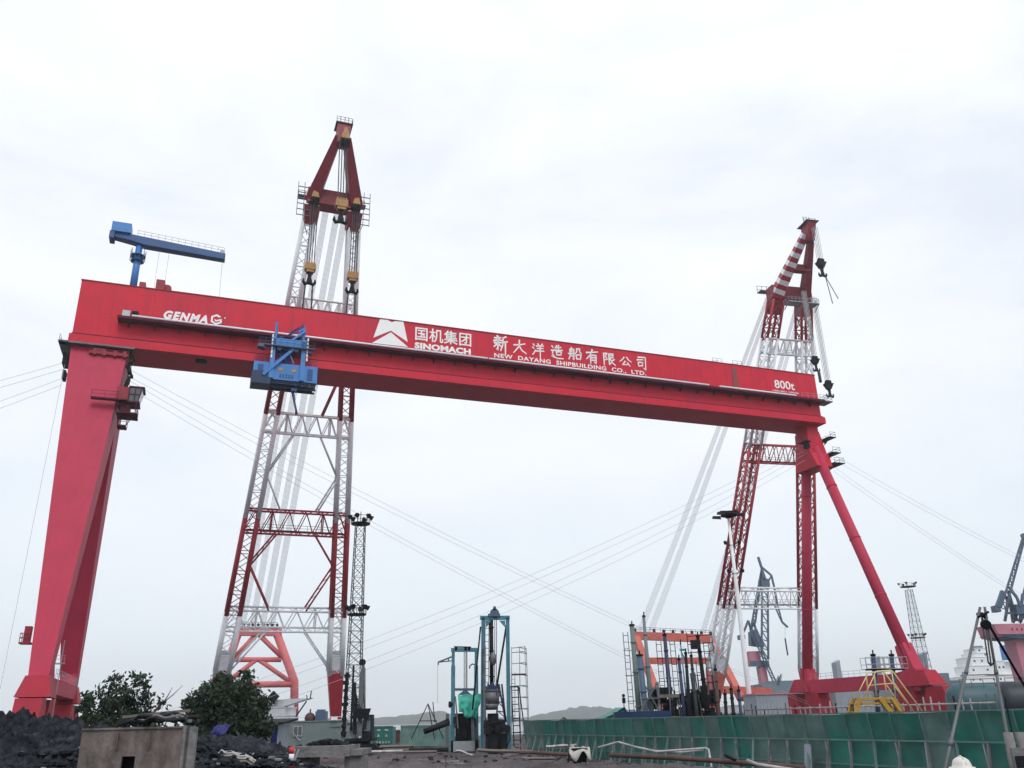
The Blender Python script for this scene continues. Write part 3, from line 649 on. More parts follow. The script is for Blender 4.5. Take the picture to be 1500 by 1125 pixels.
# ------------------------------------------------------------------ floating sheerleg cranes
def floater(label, loc, fdir, P):
    """loc: point under the boom head; fdir: horizontal direction the boom leans; P: dimensions and paint bands"""
    f = V(fdir).normalized(); c = V((-f.y, f.x, 0)); loc = V(loc)
    X = lambda u, v_, z: loc + c * u + f * v_ + V((0, 0, z))
    T = thing('floating_crane', label, 'floating crane', X(0, -P['off'], 0))
    off, bu, hu, zb, zh = P['off'], P['bu'], P['hu'], P['zb'], P['zh']
    axis_ = (X(0, 0, zh) - X(0, -off, zb)).normalized(); nrm = axis_.cross(c).normalized()
    cen = lambda sg, t: X(sg * (bu + (hu - bu) * t), -off * (1 - t), zb + (zh - zb) * t)
    wid = lambda t: P['w0'] + (P['w1'] - P['w0']) * t
    def cor(sg, t, i, j): return cen(sg, t) + c * i * wid(t) / 2 + nrm * j * wid(t) / 2
    IJ = ((-1, -1), (1, -1), (1, 1), (-1, 1))
    bands = P['bands']                            # (t0, t1, material index)
    mats = [P['white'], P['red']]
    def band(t):
        for t0, t1, m in bands:
            if t0 <= t < t1: return m
        return bands[-1][2]
    for sg in (-1, 1):
        mb = MB(); nb = P['bays']; r = P.get('lr', .08)
        for k in range(nb):
            t0, t1 = k / nb, (k + 1) / nb; m = band((t0 + t1) / 2)
            for q in range(4):
                A, B = IJ[q], IJ[(q + 1) % 4]
                p, s_ = (A, B) if k % 2 else (B, A)
                mb.tube(cor(sg, t0, *p), cor(sg, t1, *s_), r, n=5, mi=m)
                if P.get('xlace'): mb.tube(cor(sg, t0, *s_), cor(sg, t1, *p), r, n=5, mi=m)
                if k % 2 == 0: mb.tube(cor(sg, t0, *A), cor(sg, t0, *B), r, n=5, mi=m)
        leg = mb.build('boom_leg', mats, T)
        for i, j in IJ:
            mb = MB()
            for t0, t1, m in bands: mb.tube(cor(sg, t0, i, j), cor(sg, t1, i, j), P['cr'] * (1.1 - .25 * t0), P['cr'] * (1.1 - .25 * t1), n=12, mi=m)
            mb.build('chord', mats, leg)
        # solid foot box down to the deck hinge
        mb = MB(); p, q = cor(sg, 0, 0, 0), X(sg * (bu + .9), -off - 2.2, 3.4)
        mb.beam(p + axis_ * .2, q, P['w0'] + .5, P['w0'] + .5, 2.0, 1.6, up=nrm)
        mb.beam(q + V((0, 0, .3)), q - V((0, 0, .6)), 3.2, 3.0, up=nrm)
        mb.build('boom_foot', P['footm'], T)
        # plated gusset just above the foot
        mb = MB()
        for j in (-1, 1): mb.face([cor(sg, .012, -1, j), cor(sg, .012, 1, j), cor(sg, .045, 1, j), cor(sg, .045, -1, j)])
        for i in (-1, 1): mb.face([cor(sg, .012, i, -1), cor(sg, .012, i, 1), cor(sg, .045, i, 1), cor(sg, .045, i, -1)])
        mb.build('gusset', P['white'], T)
    # cross trusses between the legs
    for t0, t1, m in P['trusses']:
        mb = MB(); cr = .2
        for t in (t0, t1):
            for j in (-1, 1): mb.tube(cor(-1, t, -1, j), cor(1, t, 1, j), cr, n=8)
        n = P.get('tb', 8) + 2; L = cor(-1, t0, 1, 0), cor(1, t0, -1, 0)
        def pt(t, j, x):
            a, b = cor(-1, t, -1, j), cor(1, t, 1, j); return lerp(a, b, x)
        for k in range(n):
            x0, x1 = k / n, (k + 1) / n; z = k % 2
            for j in (-1, 1): mb.tube(pt(t1 if z else t0, j, x0), pt(t0 if z else t1, j, x1), .1, n=5)
            for t in (t0, t1): mb.tube(pt(t, -1 if z else 1, x0), pt(t, 1 if z else -1, x1), .08, n=5)
            if k in (n // 4, n - n // 4):
                for j in (-1, 1): mb.tube(pt(t0, j, x0), pt(t1, j, x0), .13, n=5)
        mb.build('cross_truss', mats[m], T)
        if m == 1 or P.get('walk'):
            mb = MB(); a, b = pt(t0, 1, .04), pt(t0, 1, .96); n_ = 9
            mb.beam(a + V((0, 0, .15)), b + V((0, 0, .15)), .9, .1)
            rail(mb, [a + V((0, 0, .2)), b + V((0, 0, .2))], r=.04, step=2.2)
            mb.build('truss_walkway', P['darkm'], T)
    for sg, ta, xa, tb_, m in P['braces']:        # leg point -> truss point
        mb = MB(); a = lambda j: cor(sg, ta, -sg, j)
        for j in (-1, 1):
            b = lerp(cor(-1, tb_, 1, j), cor(1, tb_, -1, j), xa); mb.tube(a(j), b, .17, n=6)
        k = 5
        for i in range(k):
            x0, x1 = i / k, (i + 1) / k
            pa = lerp(a(-1), lerp(cor(-1, tb_, 1, -1), cor(1, tb_, -1, -1), xa), x0); pb = lerp(a(1), lerp(cor(-1, tb_, 1, 1), cor(1, tb_, -1, 1), xa), x1)
            mb.tube(pa, pb, .06, n=4)
        mb.build('knee_brace', mats[m], T)
    # ---- head
    hw = P['hw']; hz = zh
    mb = MB(); 
    mb.box(-hw, hw, -1.5, 1.5, hz - .2, hz + 3.0, X)
    for sg in (-1, 1):
        mb.beam(X(sg * hu, -1.6, hz - 3.4), X(sg * hu, 0, hz - .21), 2.5, 2.6, 3.0, 3.0)
    mb.build('head_beam', P['headm'], T)
    ap = P['ap']; za = P['za']
    for sg in (-1, 1):
        mb = MB(); p = X(sg * (hu + .25), .2, hz + .4); q = X(sg * .75, ap, za - 2.2)
        if P.get('stripes') and sg == P['stripes']:
            n = 14
            for k in range(n):
                a, b = lerp(p, q, k / n), lerp(p, q, (k + 1) / n); w0, w1 = 2.7 - 1.2 * k / n, 2.7 - 1.2 * (k + 1) / n
                mb.beam(a, b, w0, w0, w1, w1, up=f, mi=k % 2)
            mb.build('head_arm', [P['headm2'], P['white']], T)
        else:
            aw = P.get('aw', 2.5); mb.beam(p, q, aw, aw, aw * .52, aw * .56, up=f); mb.build('head_arm', P['headm'], T)
    if P.get('tie'):
        mb = MB(); p = lerp(X(-(hu + .25), .2, hz + .4), X(-.75, ap, za - 2.2), .47); q = lerp(X(hu + .25, .2, hz + .4), X(.75, ap, za - 2.2), .47)
        mb.beam(p, q, 1.6, 1.7, up=f); mb.build('head_tie', P['headm'], T)
    ax = P.get('apx', 1.0); mb = MB(); mb.hexa([X(-1.1 * ax, ap - 1.2 * ax, za - 4.2), X(1.1 * ax, ap - 1.2 * ax, za - 4.2), X(1.1 * ax, ap + 1.2 * ax, za - 4.2), X(-1.1 * ax, ap + 1.2 * ax, za - 4.2), X(-1.25 * ax, ap - 1.3 * ax, za), X(1.25 * ax, ap - 1.3 * ax, za), X(1.25 * ax, ap + P.get('nose', 1.3), za), X(-1.25 * ax, ap + P.get('nose', 1.3), za)])
    mb.build('apex_box', P['headm'], T)
    mb = MB(); mb.box(-1.6, 1.6, ap - 1.6, ap + P.get('nose', 1.3) + .3, za, za + .15, X); rail(mb, [X(-1.5, ap + 1.5, za + .15), X(1.5, ap + 1.5, za + .15), X(1.5, ap - 1.5, za + .15)], r=.05)
    for u in (-.6, .2, .9): mb.tube(X(u, ap, za), X(u, ap, za + 2.6), .06, n=4)
    mb.build('apex_platform', P['darkm'], T)
    gx = P.get('gx', 2.4); mb = MB(); mb.box(-hw - gx, hw + gx, -3.4, -1.7, hz + 3.0, hz + 3.15, X)
    for z in (3.15, 4.3, 5.4): pass
    rail(mb, [X(-hw - gx + .1, -3.3, hz + 3.15), X(hw + gx - .1, -3.3, hz + 3.15)], h=1.9, r=.06, step=1.3)
    for sg in (-1, 1):
        u = sg * (hw + .6)
        if P.get('under'): continue
        for k in range(6): mb.box(u - 1.2, u + 1.2, .8, 1.0, hz - 3.2 + k * 1.25, hz - 3.1 + k * 1.25, X)
        for du in (-1.2, 0, 1.2): mb.tube(X(u + du, .9, hz - 3.3), X(u + du, .9, hz + 4.2), .06, n=4)
        mb.tube(X(u - sg * 1.2, -1, hz - 6.2), X(u, .9, hz - 3.3), .07, n=4)
    mb.box(-hu + 1, hu - 1, -2.6, -2.5, hz + 3.15, hz + 5.2, X)
    mb.build('head_gallery', P['darkm'], T)
    for u0, u1 in P.get('under', ()):
        mb = MB(); mb.box(u0, u1, 1.2, 3.6, hz - 2.2, hz - 2.0, X); rail(mb, [X(u0, 1.3, hz - 2.0), X(u0, 3.5, hz - 2.0), X(u1, 3.5, hz - 2.0), X(u1, 1.3, hz - 2.0)], r=.06, step=1.0); mb.beam(X(u0, 1.2, hz - 3.4), X(u0, 3.4, hz - 2.2), .15); mb.beam(X(u1, 1.2, hz - 3.4), X(u1, 3.4, hz - 2.2), .15); mb.build('under_platform', M['galv'], T)
    def sheave(u, v_, z, k=1.0):
        mb = MB(); mb.prism([X(u - .9 * k, v_, z - 1.3 * k), X(u + .9 * k, v_, z - 1.3 * k), X(u + .25 * k, v_, z + 1.3 * k), X(u - .25 * k, v_, z + 1.3 * k)], f * .5)
        o = mb.build('sheave_block', M['hook_y'], T)
        w_ = MB()
        for i in range(4): w_.disc(X(u - .75 * k + i * .5 * k, v_ + .1, z - 2.1 * k), c, 1.0 * k, .3 * k, n=14)
        w_.build('sheave', M['black'], o)
    heads = P['hooks']
    for h in heads:
        u, v_, zt, zk, k, m = h['u'], h['v'], h['zt'], h['zk'], h.get('k', 1), h.get('m', M['hook_y'])
        if h.get('sheave', True): sheave(u, v_, zt + 1.6, k)
        for i, du in enumerate((-.75, -.25, .25, .75)):
            for dv in (-.3, .3):
                mb = MB(); mb.tube(X(u + du * k + h.get('du', 0), v_ + dv, zt), X(u + du * k, v_ + dv, zk + .6), .055, n=5); mb.build('hoist_rope', M['rope'] if h.get('round') else M['drope'], T)
        mb = MB()
        if h.get('round'):
            mb.hexa([X(u - .55 * k, v_ - .5, zk - 2.8 * k), X(u + .55 * k, v_ - .5, zk - 2.8 * k), X(u + .55 * k, v_ + .5, zk - 2.8 * k), X(u - .55 * k, v_ + .5, zk - 2.8 * k), X(u - 1.5 * k, v_ - .7, zk - .8 * k), X(u + 1.5 * k, v_ - .7, zk - .8 * k), X(u + 1.5 * k, v_ + .7, zk - .8 * k), X(u - 1.5 * k, v_ + .7, zk - .8 * k)])
            for i in (-1, 0, 1): mb.disc(X(u + i * .5 * k, v_, zk - .4 * k), c, 1.0 * k, .3, n=14)
        else:
            mb.box(u - 1.15 * k, u + 1.15 * k, v_ - .7, v_ + .7, zk - .9 * k, zk + .6 * k, X); mb.box(u - .8 * k, u + .8 * k, v_ - .6, v_ + .6, zk - 1.5 * k, zk - .9 * k, X)
            for i in range(4): mb.disc(X(u - .8 * k + i * .53 * k, v_, zk + .55 * k), c, .75 * k, .28 * k, n=14)
        o = mb.build('hook_block', m, T)
        mb = MB()
        z0 = zk - (2.8 if h.get('round') else 1.5) * k
        mb.beam(X(u, v_, z0), X(u, v_, z0 - 1.6 * k), .9 * k, .7 * k, .6 * k, .6 * k)
        for sg in (-1, 1): mb.path([X(u + sg * .1 * k, v_, z0 - 1.4 * k), X(u + sg * .35 * k, v_, z0 - 2.6 * k), X(u + sg * .9 * k, v_, z0 - 2.75 * k), X(u + sg * 1.25 * k, v_, z0 - 2.2 * k), X(u + sg * 1.2 * k, v_, z0 - 1.5 * k)], [.4 * k, .42 * k, .4 * k, .3 * k, .12 * k], n=8)
        mb.build('hook', M['black'], o)
        for du, dv, ze in h.get('sling', ()):
            mb = MB(); mb.path(sag(X(u + math.copysign(.75 * k, du), v_, z0 - 2.6 * k), X(u + du, v_ + dv, ze), .0 if abs(ze - z0) > 5 else 0, 4), h.get('sr', .16), n=6); mb.build('sling', M['drope'], T)
    # ---- back frame, luffing ropes, hull
    BF = P['back']
    tops = []
    for (tp, bp) in BF['legs']:
        mb = MB(); mb.beam(tp, bp, BF['w'], BF['w'], BF['w'] * 1.0, BF['w'] * 1.0) if not BF.get('tube') else mb.path([tp] + BF['mid'][len(tops)] + [bp], BF['w'] / 2, n=16); mb.build('back_frame_leg', BF['m'], T); tops.append(V(tp))
    for p, q, wd in BF['beams']:
        mb = MB(); mb.beam(p, q, wd * .9, wd) if not (BF.get('tube') and wd < 1.8) else mb.tube(p, q, wd / 2, n=14); mb.build('back_frame_beam', BF['m'], T)
    mb = MB(); a, b = tops[0], tops[1]
    for i in range(9):
        p = lerp(a, b, i / 8) + V((0, 0, BF['topz'])); mb.disc(p, b - a, .8, .5, n=12)
    rail(mb, [a + V((0, 0, BF['topz'])), b + V((0, 0, BF['topz']))], r=.05, step=1.6); mb.build('back_sheaves', M['darksteel'], T)
    for (u0, w0, x0, x1, n, zoff) in P['luff']:
        for i in range(n):
            t = i / max(1, n - 1)
            p = X(u0 + w0 * (t - .5), -1.4, hz + zoff); q = lerp(a, b, x0 + (x1 - x0) * t) + V((0, 0, BF['topz']))
            mb = MB(); mb.path(sag(p, q, P.get('lsag', .6), 8), .045, n=5); mb.build('luffing_rope', M['rope'], T)
    hb = P['hull']
    mb = MB(); X2 = lambda u, v_, z: X(u, v_, z)
    B_, v0, v1 = hb['half'], hb['v0'], hb['v1']
    mb.prism([X(-B_, v0, -1.6), X(-B_, v1 - 6, -1.6), X(-B_, v1, .8), X(-B_, v1, 2.9), X(-B_, v0, 2.9)], c * 2 * B_); hl = mb.build('hull', M['hullgreen'], T)
    mb = MB(); rail(mb, [X(-B_ + .2, v0 + .3, 2.9), X(-B_ + .2, v1 - .3, 2.9), X(B_ - .2, v1 - .3, 2.9), X(B_ - .2, v0 + .3, 2.9)], r=.05, step=2.5); mb.build('deck_rail', M['white'], T)
    return T, X
GF = -GS                                           # direction the left crane faces
b1 = [(0, .129, 0), (.129, .337, 1), (.337, .556, 0), (.556, .70, 1), (.70, 1.0, 0)]
def w1(a, s, z): return W(a, s, z)
P1 = dict(off=39.3, bu=10.95, hu=4.05, zb=12.3, zh=97 - 1.2, w0=2.55, w1=2.0, cr=.40, bays=46, bands=b1, white=M['towwhite'], red=M['towred'], headm=M['headred'], headm2=M['towred'], darkm=M['steel'], footm=M['towred'], walk=False,
    trusses=[(.096, .14, 0), (.305, .352, 1), (.518, .56, 0), (.77, .805, 0)], tb=10,
    braces=[(-1, .43, .30, .518, 0), (1, .43, .70, .518, 0), (-1, .43, .27, .352, 0), (1, .43, .73, .352, 0),
            (-1, .235, .26, .305, 1), (1, .235, .74, .305, 1), (-1, .235, .30, .14, 1), (1, .235, .70, .14, 1),
            (-1, .01, .30, .096, 0), (1, .01, .70, .096, 0), (-1, .66, .3, .56, 1), (1, .66, .7, .56, 1), (-1, .68, .3, .77, 0), (1, .68, .7, .77, 0)],
    hw=5.1, gx=1.5, ap=8, za=108.9,
    hooks=[dict(u=-3.75, v=2.0, zt=95.6, zk=81.2, k=.85, sling=[(-.8, -.6, 72.2), (.8, -.6, 72.2)]), dict(u=4.1, v=2.0, zt=95.6, zk=80.6, k=.85, sling=[(-.8, -.6, 72.2), (.8, -.6, 72.2)]),
           dict(u=.25, v=9.7, zt=104.6, zk=90.8, k=.95, du=-.3)],
    luff=[(-3.0, 1.1, .02, .16, 6, .5), (-1.2, 1.0, .28, .42, 6, .5), (1.0, 1.0, .54, .68, 6, .5), (2.6, 1.0, .78, .92, 6, .5)],
    hull=dict(half=15, v0=-112, v1=-34))
s_a = 84
P1['back'] = dict(tube=True, m=M['salmon'], w=2.0, topz=1.4,
    legs=[(W(33.9, s_a, 24.0), W(31.0, s_a, 3)), (W(43.0, s_a, 24.0), W(48.7, s_a, 3))],
    mid=[[W(31.3, s_a, 12.6)], [W(48.1, s_a, 12.6)]],
    beams=[(W(32.8, s_a, 24.2), W(44.2, s_a, 24.2), 1.9), (W(33.2, s_a, 17.7), W(44.6, s_a, 17.7), 1.2), (W(31.2, s_a, 12.0), W(48, s_a, 12.0), 1.5), (W(39.0, s_a, 23.4), W(44.8, s_a, 18.2), 1.2), (W(39.4, s_a, 17.6), W(47.0, s_a, 12.6), 1.1), (W(38.6, s_a, 17.6), W(32.3, s_a, 12.6), 1.1), (W(38, s_a, 23.4), W(33.6, s_a, 18.2), 1.2)])
t1_, X1 = floater('tall red and white lattice floating crane with three yellow hook blocks, behind the girder', W(40.45, 3, 0), GF, P1)
th2 = R(167)
f2 = V((math.sin(th2), math.cos(th2), 0)); c2 = V((-f2.y, f2.x, 0)); H2 = V((67.3, 184.2, 0))
b2 = [(0, .178, 0), (.178, .60, 1), (.60, .895, 0), (.895, 1.0, 1)]
P2 = dict(off=36, bu=12.3, hu=3.6, zb=12, zh=95, w0=3.1, w1=2.7, cr=.36, bays=26, lr=.11, xlace=True, bands=b2, white=M['towwhite'], red=M['towred'], headm=M['headred'], headm2=M['towred'], darkm=M['steel'], footm=M['orange'],
    trusses=[(.178, .225, 0), (.565, .612, 1), (.855, .895, 0)], tb=12, braces=[], walk=True,
    aw=2.1, gx=1.2, under=[(-2.6, 1.2), (2.6, 5.4)], hw=5.2, ap=11.5, za=108.6, nose=2.4, apx=.8, stripes=-1, tie=True,
    hooks=[dict(u=.5, v=13.6, zt=107.0, zk=98.4, k=.75, round=True, m=M['black'], sheave=False, sling=[(1.2, 0, 87.5), (2.4, .6, 88.5)], sr=.1),
           dict(u=5.0, v=2.2, zt=95.2, zk=73.4, k=.68, round=True, m=M['black'], sheave=False),
           dict(u=1.0, v=4.6, zt=95.2, zk=78.2, k=.62, round=True, m=M['black'], sheave=False, sling=[(.7, -.3, 72.2)], sr=.35)],
    luff=[(-5.0, .8, .03, .10, 5, 1.0), (-3.8, .8, .17, .24, 5, 1.0), (3.2, .8, .86, .92, 5, 1.0), (4.4, .8, .96, 1.0, 4, 1.0)],
    hull=dict(half=15, v0=-92, v1=-31))
P2['back'] = dict(m=M['orange'], w=1.8, topz=1.6,
    legs=[(at(931, 932, 268), at(972, 1042, 252)), (at(1042, 937, 270), at(1086, 1024, 254))],
    beams=[(at(927, 931, 268), at(1046, 936, 270), 2.3), (at(950, 968, 264), at(1060, 968, 266), 1.8), (at(1046, 1010, 256), at(1130, 1013, 256), 2.0)], mid=[])
t2_, X2_ = floater('red and white lattice floating crane with striped head arm, behind the right girder end', H2, f2, P2)

# ------------------------------------------------------------------ guy ropes
def guy(label, p, q, d=3.0, r=.027):
    mb = MB(); mb.path(sag(p, q, d, 20), r, n=5); o = mb.build('guy_rope', M['rope'], None, p); tag(o, label, 'rope', 'guy ropes of the gantry legs')
e_ = V((0, 0, 1))
for lab, p, q, d in (
    ('thin steel guy rope from the left leg to the right bank, upper pair', W(9.2, 1, 57.4), at(1212, 1040, 190), 2.0),
    ('thin steel guy rope from the left leg to the far right, lower pair', W(9.2, 1, 55.6), at(1100, 1048, 185), 2.0),
    ('thin steel guy rope from the right leg down to the far left, upper pair', W(142.4, 2, 56.0), at(236, 1044, 150), 3.0),
    ('thin steel guy rope from the right leg down to the near left, lower pair', W(142.4, 2, 54.0), at(330, 1044, 140), 3.0),
    ('thin steel guy rope from the left leg to the left edge, upper pair', W(-.6, 3, 58.4), at(-700, 690, 110), 2.0),
    ('thin steel guy rope from the left leg to the left edge, lower pair', W(-.6, 3, 55.6), at(-700, 780, 110), 2.0),
    ('thin steel guy rope from the right leg towards the right edge, upper pair', W(149.0, 2, 55.2), at(1790, 950, 170), 2.0),
    ('thin steel guy rope from the right leg towards the right edge, lower pair', W(149.6, 2, 52.0), at(1720, 1000, 170), 2.0)):
    guy(lab, p, q, d); guy(lab, p - e_ * 1.2, q - e_ * .9 + GA * 1.2, d)
guy('lone thin rope hanging slack from the left end of the girder to the ground', W(-.3, .5, 57), at(0, 1010, 112), .5)
# ------------------------------------------------------------------ mounds of mud and rubble at the left
def mound(name, m, prof, D, half, seed, amp=.35, nx=150, ny=44, x0=None, x1=None):
    """prof: (px, py) skyline of the heap at distance D; half: half depth of the heap"""
    mb = MB(); pxs = [p[0] for p in prof]; lo, hi = pxs[0], pxs[-1]
    for i in range(nx + 1):
        px = lo + (hi - lo) * i / nx
        for (a, ya), (b, yb) in zip(prof[:-1], prof[1:]):
            if a <= px <= b: py = ya + (yb - ya) * (px - a) / (b - a); break
        top = at(px, py, D)
        for j in range(ny + 1):
            u = j / ny * 2 - 1
            y = D + u * half * 1.15; x = top.x * (1 + .0 * u)
            prof_ = max(0, 1 - abs(u) ** 1.7)
            n = amp * .6 * fbm((x * .9, y * .9, seed), 4) + amp * .5 * fbm((x * 3.1, y * 3.1, seed + 9), 4) + amp * .55 * abs(fbm((x * 7.3, y * 7.3, seed + 4), 3))
            z = (top.z - amp * .35) * prof_ + n * (prof_ ** .5) - .15
            mb.v.append(V((x, y, z)))
    for i in range(nx):
        for j in range(ny):
            k = i * (ny + 1) + j; mb.f.append((k, k + ny + 1, k + ny + 2, k + 1)); mb.m.append(0); mb.sm.append((i * 7 + j * 13) % 5 > 1)
    return struct(mb.build(name, m))
mound('mud_mound', M['mud'], [(-320, 1060), (-160, 1046), (-60, 1052), (0, 1048), (40, 1042), (75, 1046), (110, 1046), (135, 1056), (180, 1064), (300, 1080), (360, 1100)], 22, 8, 2.2, .36, nx=330, ny=110)
mound('rubble_mound', M['rubble'], [(200, 1100), (258, 1072), (300, 1070), (345, 1066), (395, 1076), (418, 1092), (445, 1108), (480, 1126)], 27, 6, 7.7, .28, nx=240, ny=100)
mound('mud_bank', M['ground'], [(330, 1110), (420, 1100), (520, 1108), (640, 1112), (760, 1108), (880, 1116), (980, 1112), (1090, 1120), (1220, 1126), (1330, 1132)], 33, 5, 4.4, .16, nx=260, ny=40)
def lumps(name, m, n, region, r0, r1, seed):
    random.seed(seed); mb = MB()
    for k in range(n):
        p = region(); r = r0 * (r1 / r0) ** random.random(); i0 = len(mb.v)
        mb.ball(p, r, 7, 5)
        q = random.random() * 9
        for j in range(i0, len(mb.v)):
            d = mb.v[j] - V(p); d = V((d.x * (1 + .5 * math.sin(q)), d.y, d.z * .65)); mb.v[j] = V(p) + d * (1 + .45 * noise.noise(d * (1.3 / r) + V((q, q, 0))))
        for j in range(len(mb.sm) - 35, len(mb.sm)): mb.sm[j] = False
    o = mb.build(name, m); o['kind'] = 'stuff'; return o
def reg_left():
    x = random.uniform(-13, -4.5); y = random.uniform(16, 24); u = (y - 22) / 9.2
    return (x, y, max(.1, (2.55 - max(0, x + 9) * .22) * (1 - abs(u) ** 1.7)))
lumps('mud_clods', M['mud'], 900, reg_left, .03, .15, 5)
def reg_mid():
    x = random.uniform(-10, -5.2); y = random.uniform(21, 27); u = (y - 27) / 6.9
    return (x, y, max(.1, (2.05 - max(0, x + 7.2) * .6) * (1 - abs(u) ** 1.7)))
lumps('broken_stones', M['rubble'], 900, reg_mid, .025, .13, 6)
def reg_gr():
    y = random.uniform(28, 85); x = random.uniform(-.42, .5) * y
    return (x, y, .02)
lumps('pale_stones', M['concrete'], 160, reg_left, .02, .09, 15)
lumps('pale_chips', M['concrete'], 260, reg_mid, .02, .09, 16)
lumps('scattered_debris', M['rubble'], 700, reg_gr, .04, .22, 8)

random.seed(91); mb = MB()
for k in range(170):
    p = reg_gr(); a = random.uniform(0, 3.14); l = random.uniform(.2, 1.5); d = V((math.cos(a), math.sin(a), random.uniform(-.03, .06))) * l; z = random.uniform(.03, .16)
    mb.beam(V((p[0], p[1], z)), V((p[0], p[1], z)) + d, random.uniform(.03, .12), random.uniform(.02, .06), mi=k % 3)
o = mb.build('timber_scraps', [M['timber'], M['sand'], M['rust']]); o['kind'] = 'stuff'
# ------------------------------------------------------------------ trees
def tree(label, loc, W_, H_, nleaf, seed, m=M['leaf'], lobes=None, leaf=.16):
    random.seed(seed); T = thing('tree', label, 'tree', loc); loc = V(loc); tr = MB()
    tips = []
    for k in range(5):
        a = random.uniform(0, 6.28); p = loc + V((random.uniform(-.25, .25), random.uniform(-.25, .25), -.1)); pts = [p]; r = [.11]
        d = V((math.cos(a) * .35, math.sin(a) * .35, 1)).normalized(); l = H_ * random.uniform(.55, .85) / 5
        for s in range(5):
            d = (d + V((random.uniform(-.25, .25), random.uniform(-.25, .25), .1))).normalized(); pts.append(pts[-1] + d * l); r.append(.11 * (1 - (s + 1) / 6))
            if s > 0:
                for _ in range(2):
                    b = (d * .5 + V((random.uniform(-1, 1), random.uniform(-1, 1), random.uniform(.1, .9)))).normalized() * random.uniform(.3, .6) * W_ * .5
                    tr.path([pts[-1], pts[-1] + b * .5, pts[-1] + b + V((0, 0, .1))], [.04, .03, .012], n=5); tips.append(pts[-1] + b); tips.append(pts[-1] + b * .6)
        tr.path(pts, r, n=7); tips.append(pts[-1])
    tr.build('trunk', M['bark'], T)
    mb = MB(); lobes = lobes or [(0, 0, .6, .5, .4)]
    # leaves gathered into clumps along the twigs and in uneven lobes
    cl = []
    for lx, ly, lz, rw, rh, n in lobes:
        for _ in range(n):
            while True:
                q = V((random.uniform(-1, 1), random.uniform(-1, 1), random.uniform(-1, 1)))
                if .25 < q.length < 1: break
            cl.append(loc + V((lx * W_ + q.x * rw * W_, ly * W_ + q.y * rw * W_, lz * H_ + q.z * rh * H_)))
    cl += [t for t in tips if t.z < loc.z + H_ and abs(t.x - loc.x) < W_ * .55]
    for k in range(nleaf):
        c = random.choice(cl); p = c + V((random.gauss(0, 1), random.gauss(0, 1), random.gauss(0, .8))) * .17 * (W_ / 4)
        if p.z < loc.z + .25: continue
        n = V((random.uniform(-1, 1), random.uniform(-1, 1), random.uniform(-.3, 1))).normalized(); t = n.orthogonal().normalized(); b = n.cross(t)
        a = random.uniform(0, 6.28); t, b = t * math.cos(a) + b * math.sin(a), b * math.cos(a) - t * math.sin(a)
        s = leaf * random.uniform(.6, 1.3)
        mb.face([p - t * s, p - b * s * .45 + n * s * .1, p + t * s, p + b * s * .45 + n * s * .1])
    mb.build('crown', m, T); return T
def ground(px, D): p = at(px, 1060, D); return V((p.x, p.y, 0))
tree('loose leafy tree with sky showing through, beside the foot of the left crane leg', ground(172, 58), 5.0, 6.1, 4600, 11,
     lobes=[(-.28, 0, .66, .2, .2, 34), (.02, 0, .62, .14, .16, 20), (.2, 0, .68, .17, .22, 30), (.34, 0, .42, .2, .18, 26), (-.36, 0, .38, .14, .2, 20), (0, 0, .3, .42, .14, 14), (-.16, .1, .88, .06, .08, 6), (.2, 0, .92, .08, .06, 6)], leaf=.17)
tree('narrow dark shrub in front of the far foot of the left gantry leg', ground(119, 60), 1.5, 4.9, 1500, 19, lobes=[(0, 0, .5, .4, .4, 30), (.1, 0, .75, .3, .2, 10)], leaf=.15)
tree('low bushy tree between the two taller trees at the left', ground(240, 57), 3.2, 3.4, 1300, 13, lobes=[(0, 0, .5, .4, .25, 30), (-.3, 0, .42, .2, .3, 16), (.3, 0, .4, .25, .25, 20)], leaf=.16)
tree('dense dark rounded tree in front of the left floating crane leg', ground(330, 58), 5.3, 5.7, 11000, 17,
     lobes=[(-.02, 0, .66, .34, .24, 90), (-.3, 0, .56, .18, .28, 46), (.3, 0, .55, .18, .3, 50), (.1, 0, .84, .22, .12, 26), (-.2, 0, .85, .12, .1, 12), (0, 0, .35, .42, .2, 40), (.5, 0, .45, .08, .12, 8), (-.12, 0, .97, .05, .05, 5), (.22, 0, .99, .05, .05, 5), (.44, 0, .66, .07, .1, 8), (-.44, 0, .7, .06, .08, 8)], leaf=.17)

# ------------------------------------------------------------------ things at the left foreground
def F(px, py, D, dx=0, dy=0, dz=0): return at(px, py, D) + V((dx, dy, dz))
B = thing('steel_box', 'mud streaked open steel box with a square hole, standing before the mounds', 'steel box', ground(200, 17.4))
p0, p1 = at(121, 1068, 17.4), at(268, 1068, 17.4); zt = p0.z
mb = MB(); hx0, hx1 = at(178, 1109, 17.4).x, at(198, 1109, 17.4).x; hz1 = at(188, 1108, 17.4).z; hz0 = hz1 - .34
for a, b, z0, z1 in ((p0.x, hx0, 0, zt), (hx1, p1.x, 0, zt), (hx0, hx1, hz1, zt), (hx0, hx1, 0, hz0)): mb.box(a, b, 17.4, 17.46, z0, z1)
mb.box(p0.x, p0.x + .06, 17.463, 17.9, 0, zt); mb.box(p0.x, p1.x, 17.903, 17.96, 0, zt)
mb.build('wall_panel', M['tank'], B)
mb = MB(); mb.box(p0.x - .01, p1.x + .0, 17.37, 17.397, zt - .025, zt + .01)
for f_ in (.36, .68): x = p0.x + (p1.x - p0.x) * f_; mb.box(x, x + .025, 17.36, 17.397, hz1 + .12, zt - .063)
mb.build('stiffener', M['tank'], B)
mb = MB(); mb.box(p1.x + .01, p1.x + .07, 17.38, 17.9, 0, zt + .02); mb.box(p1.x + .12, p1.x + .25, 17.42, 17.52, 0, zt - .01); mb.build('corner_post', M['concrete'], B)
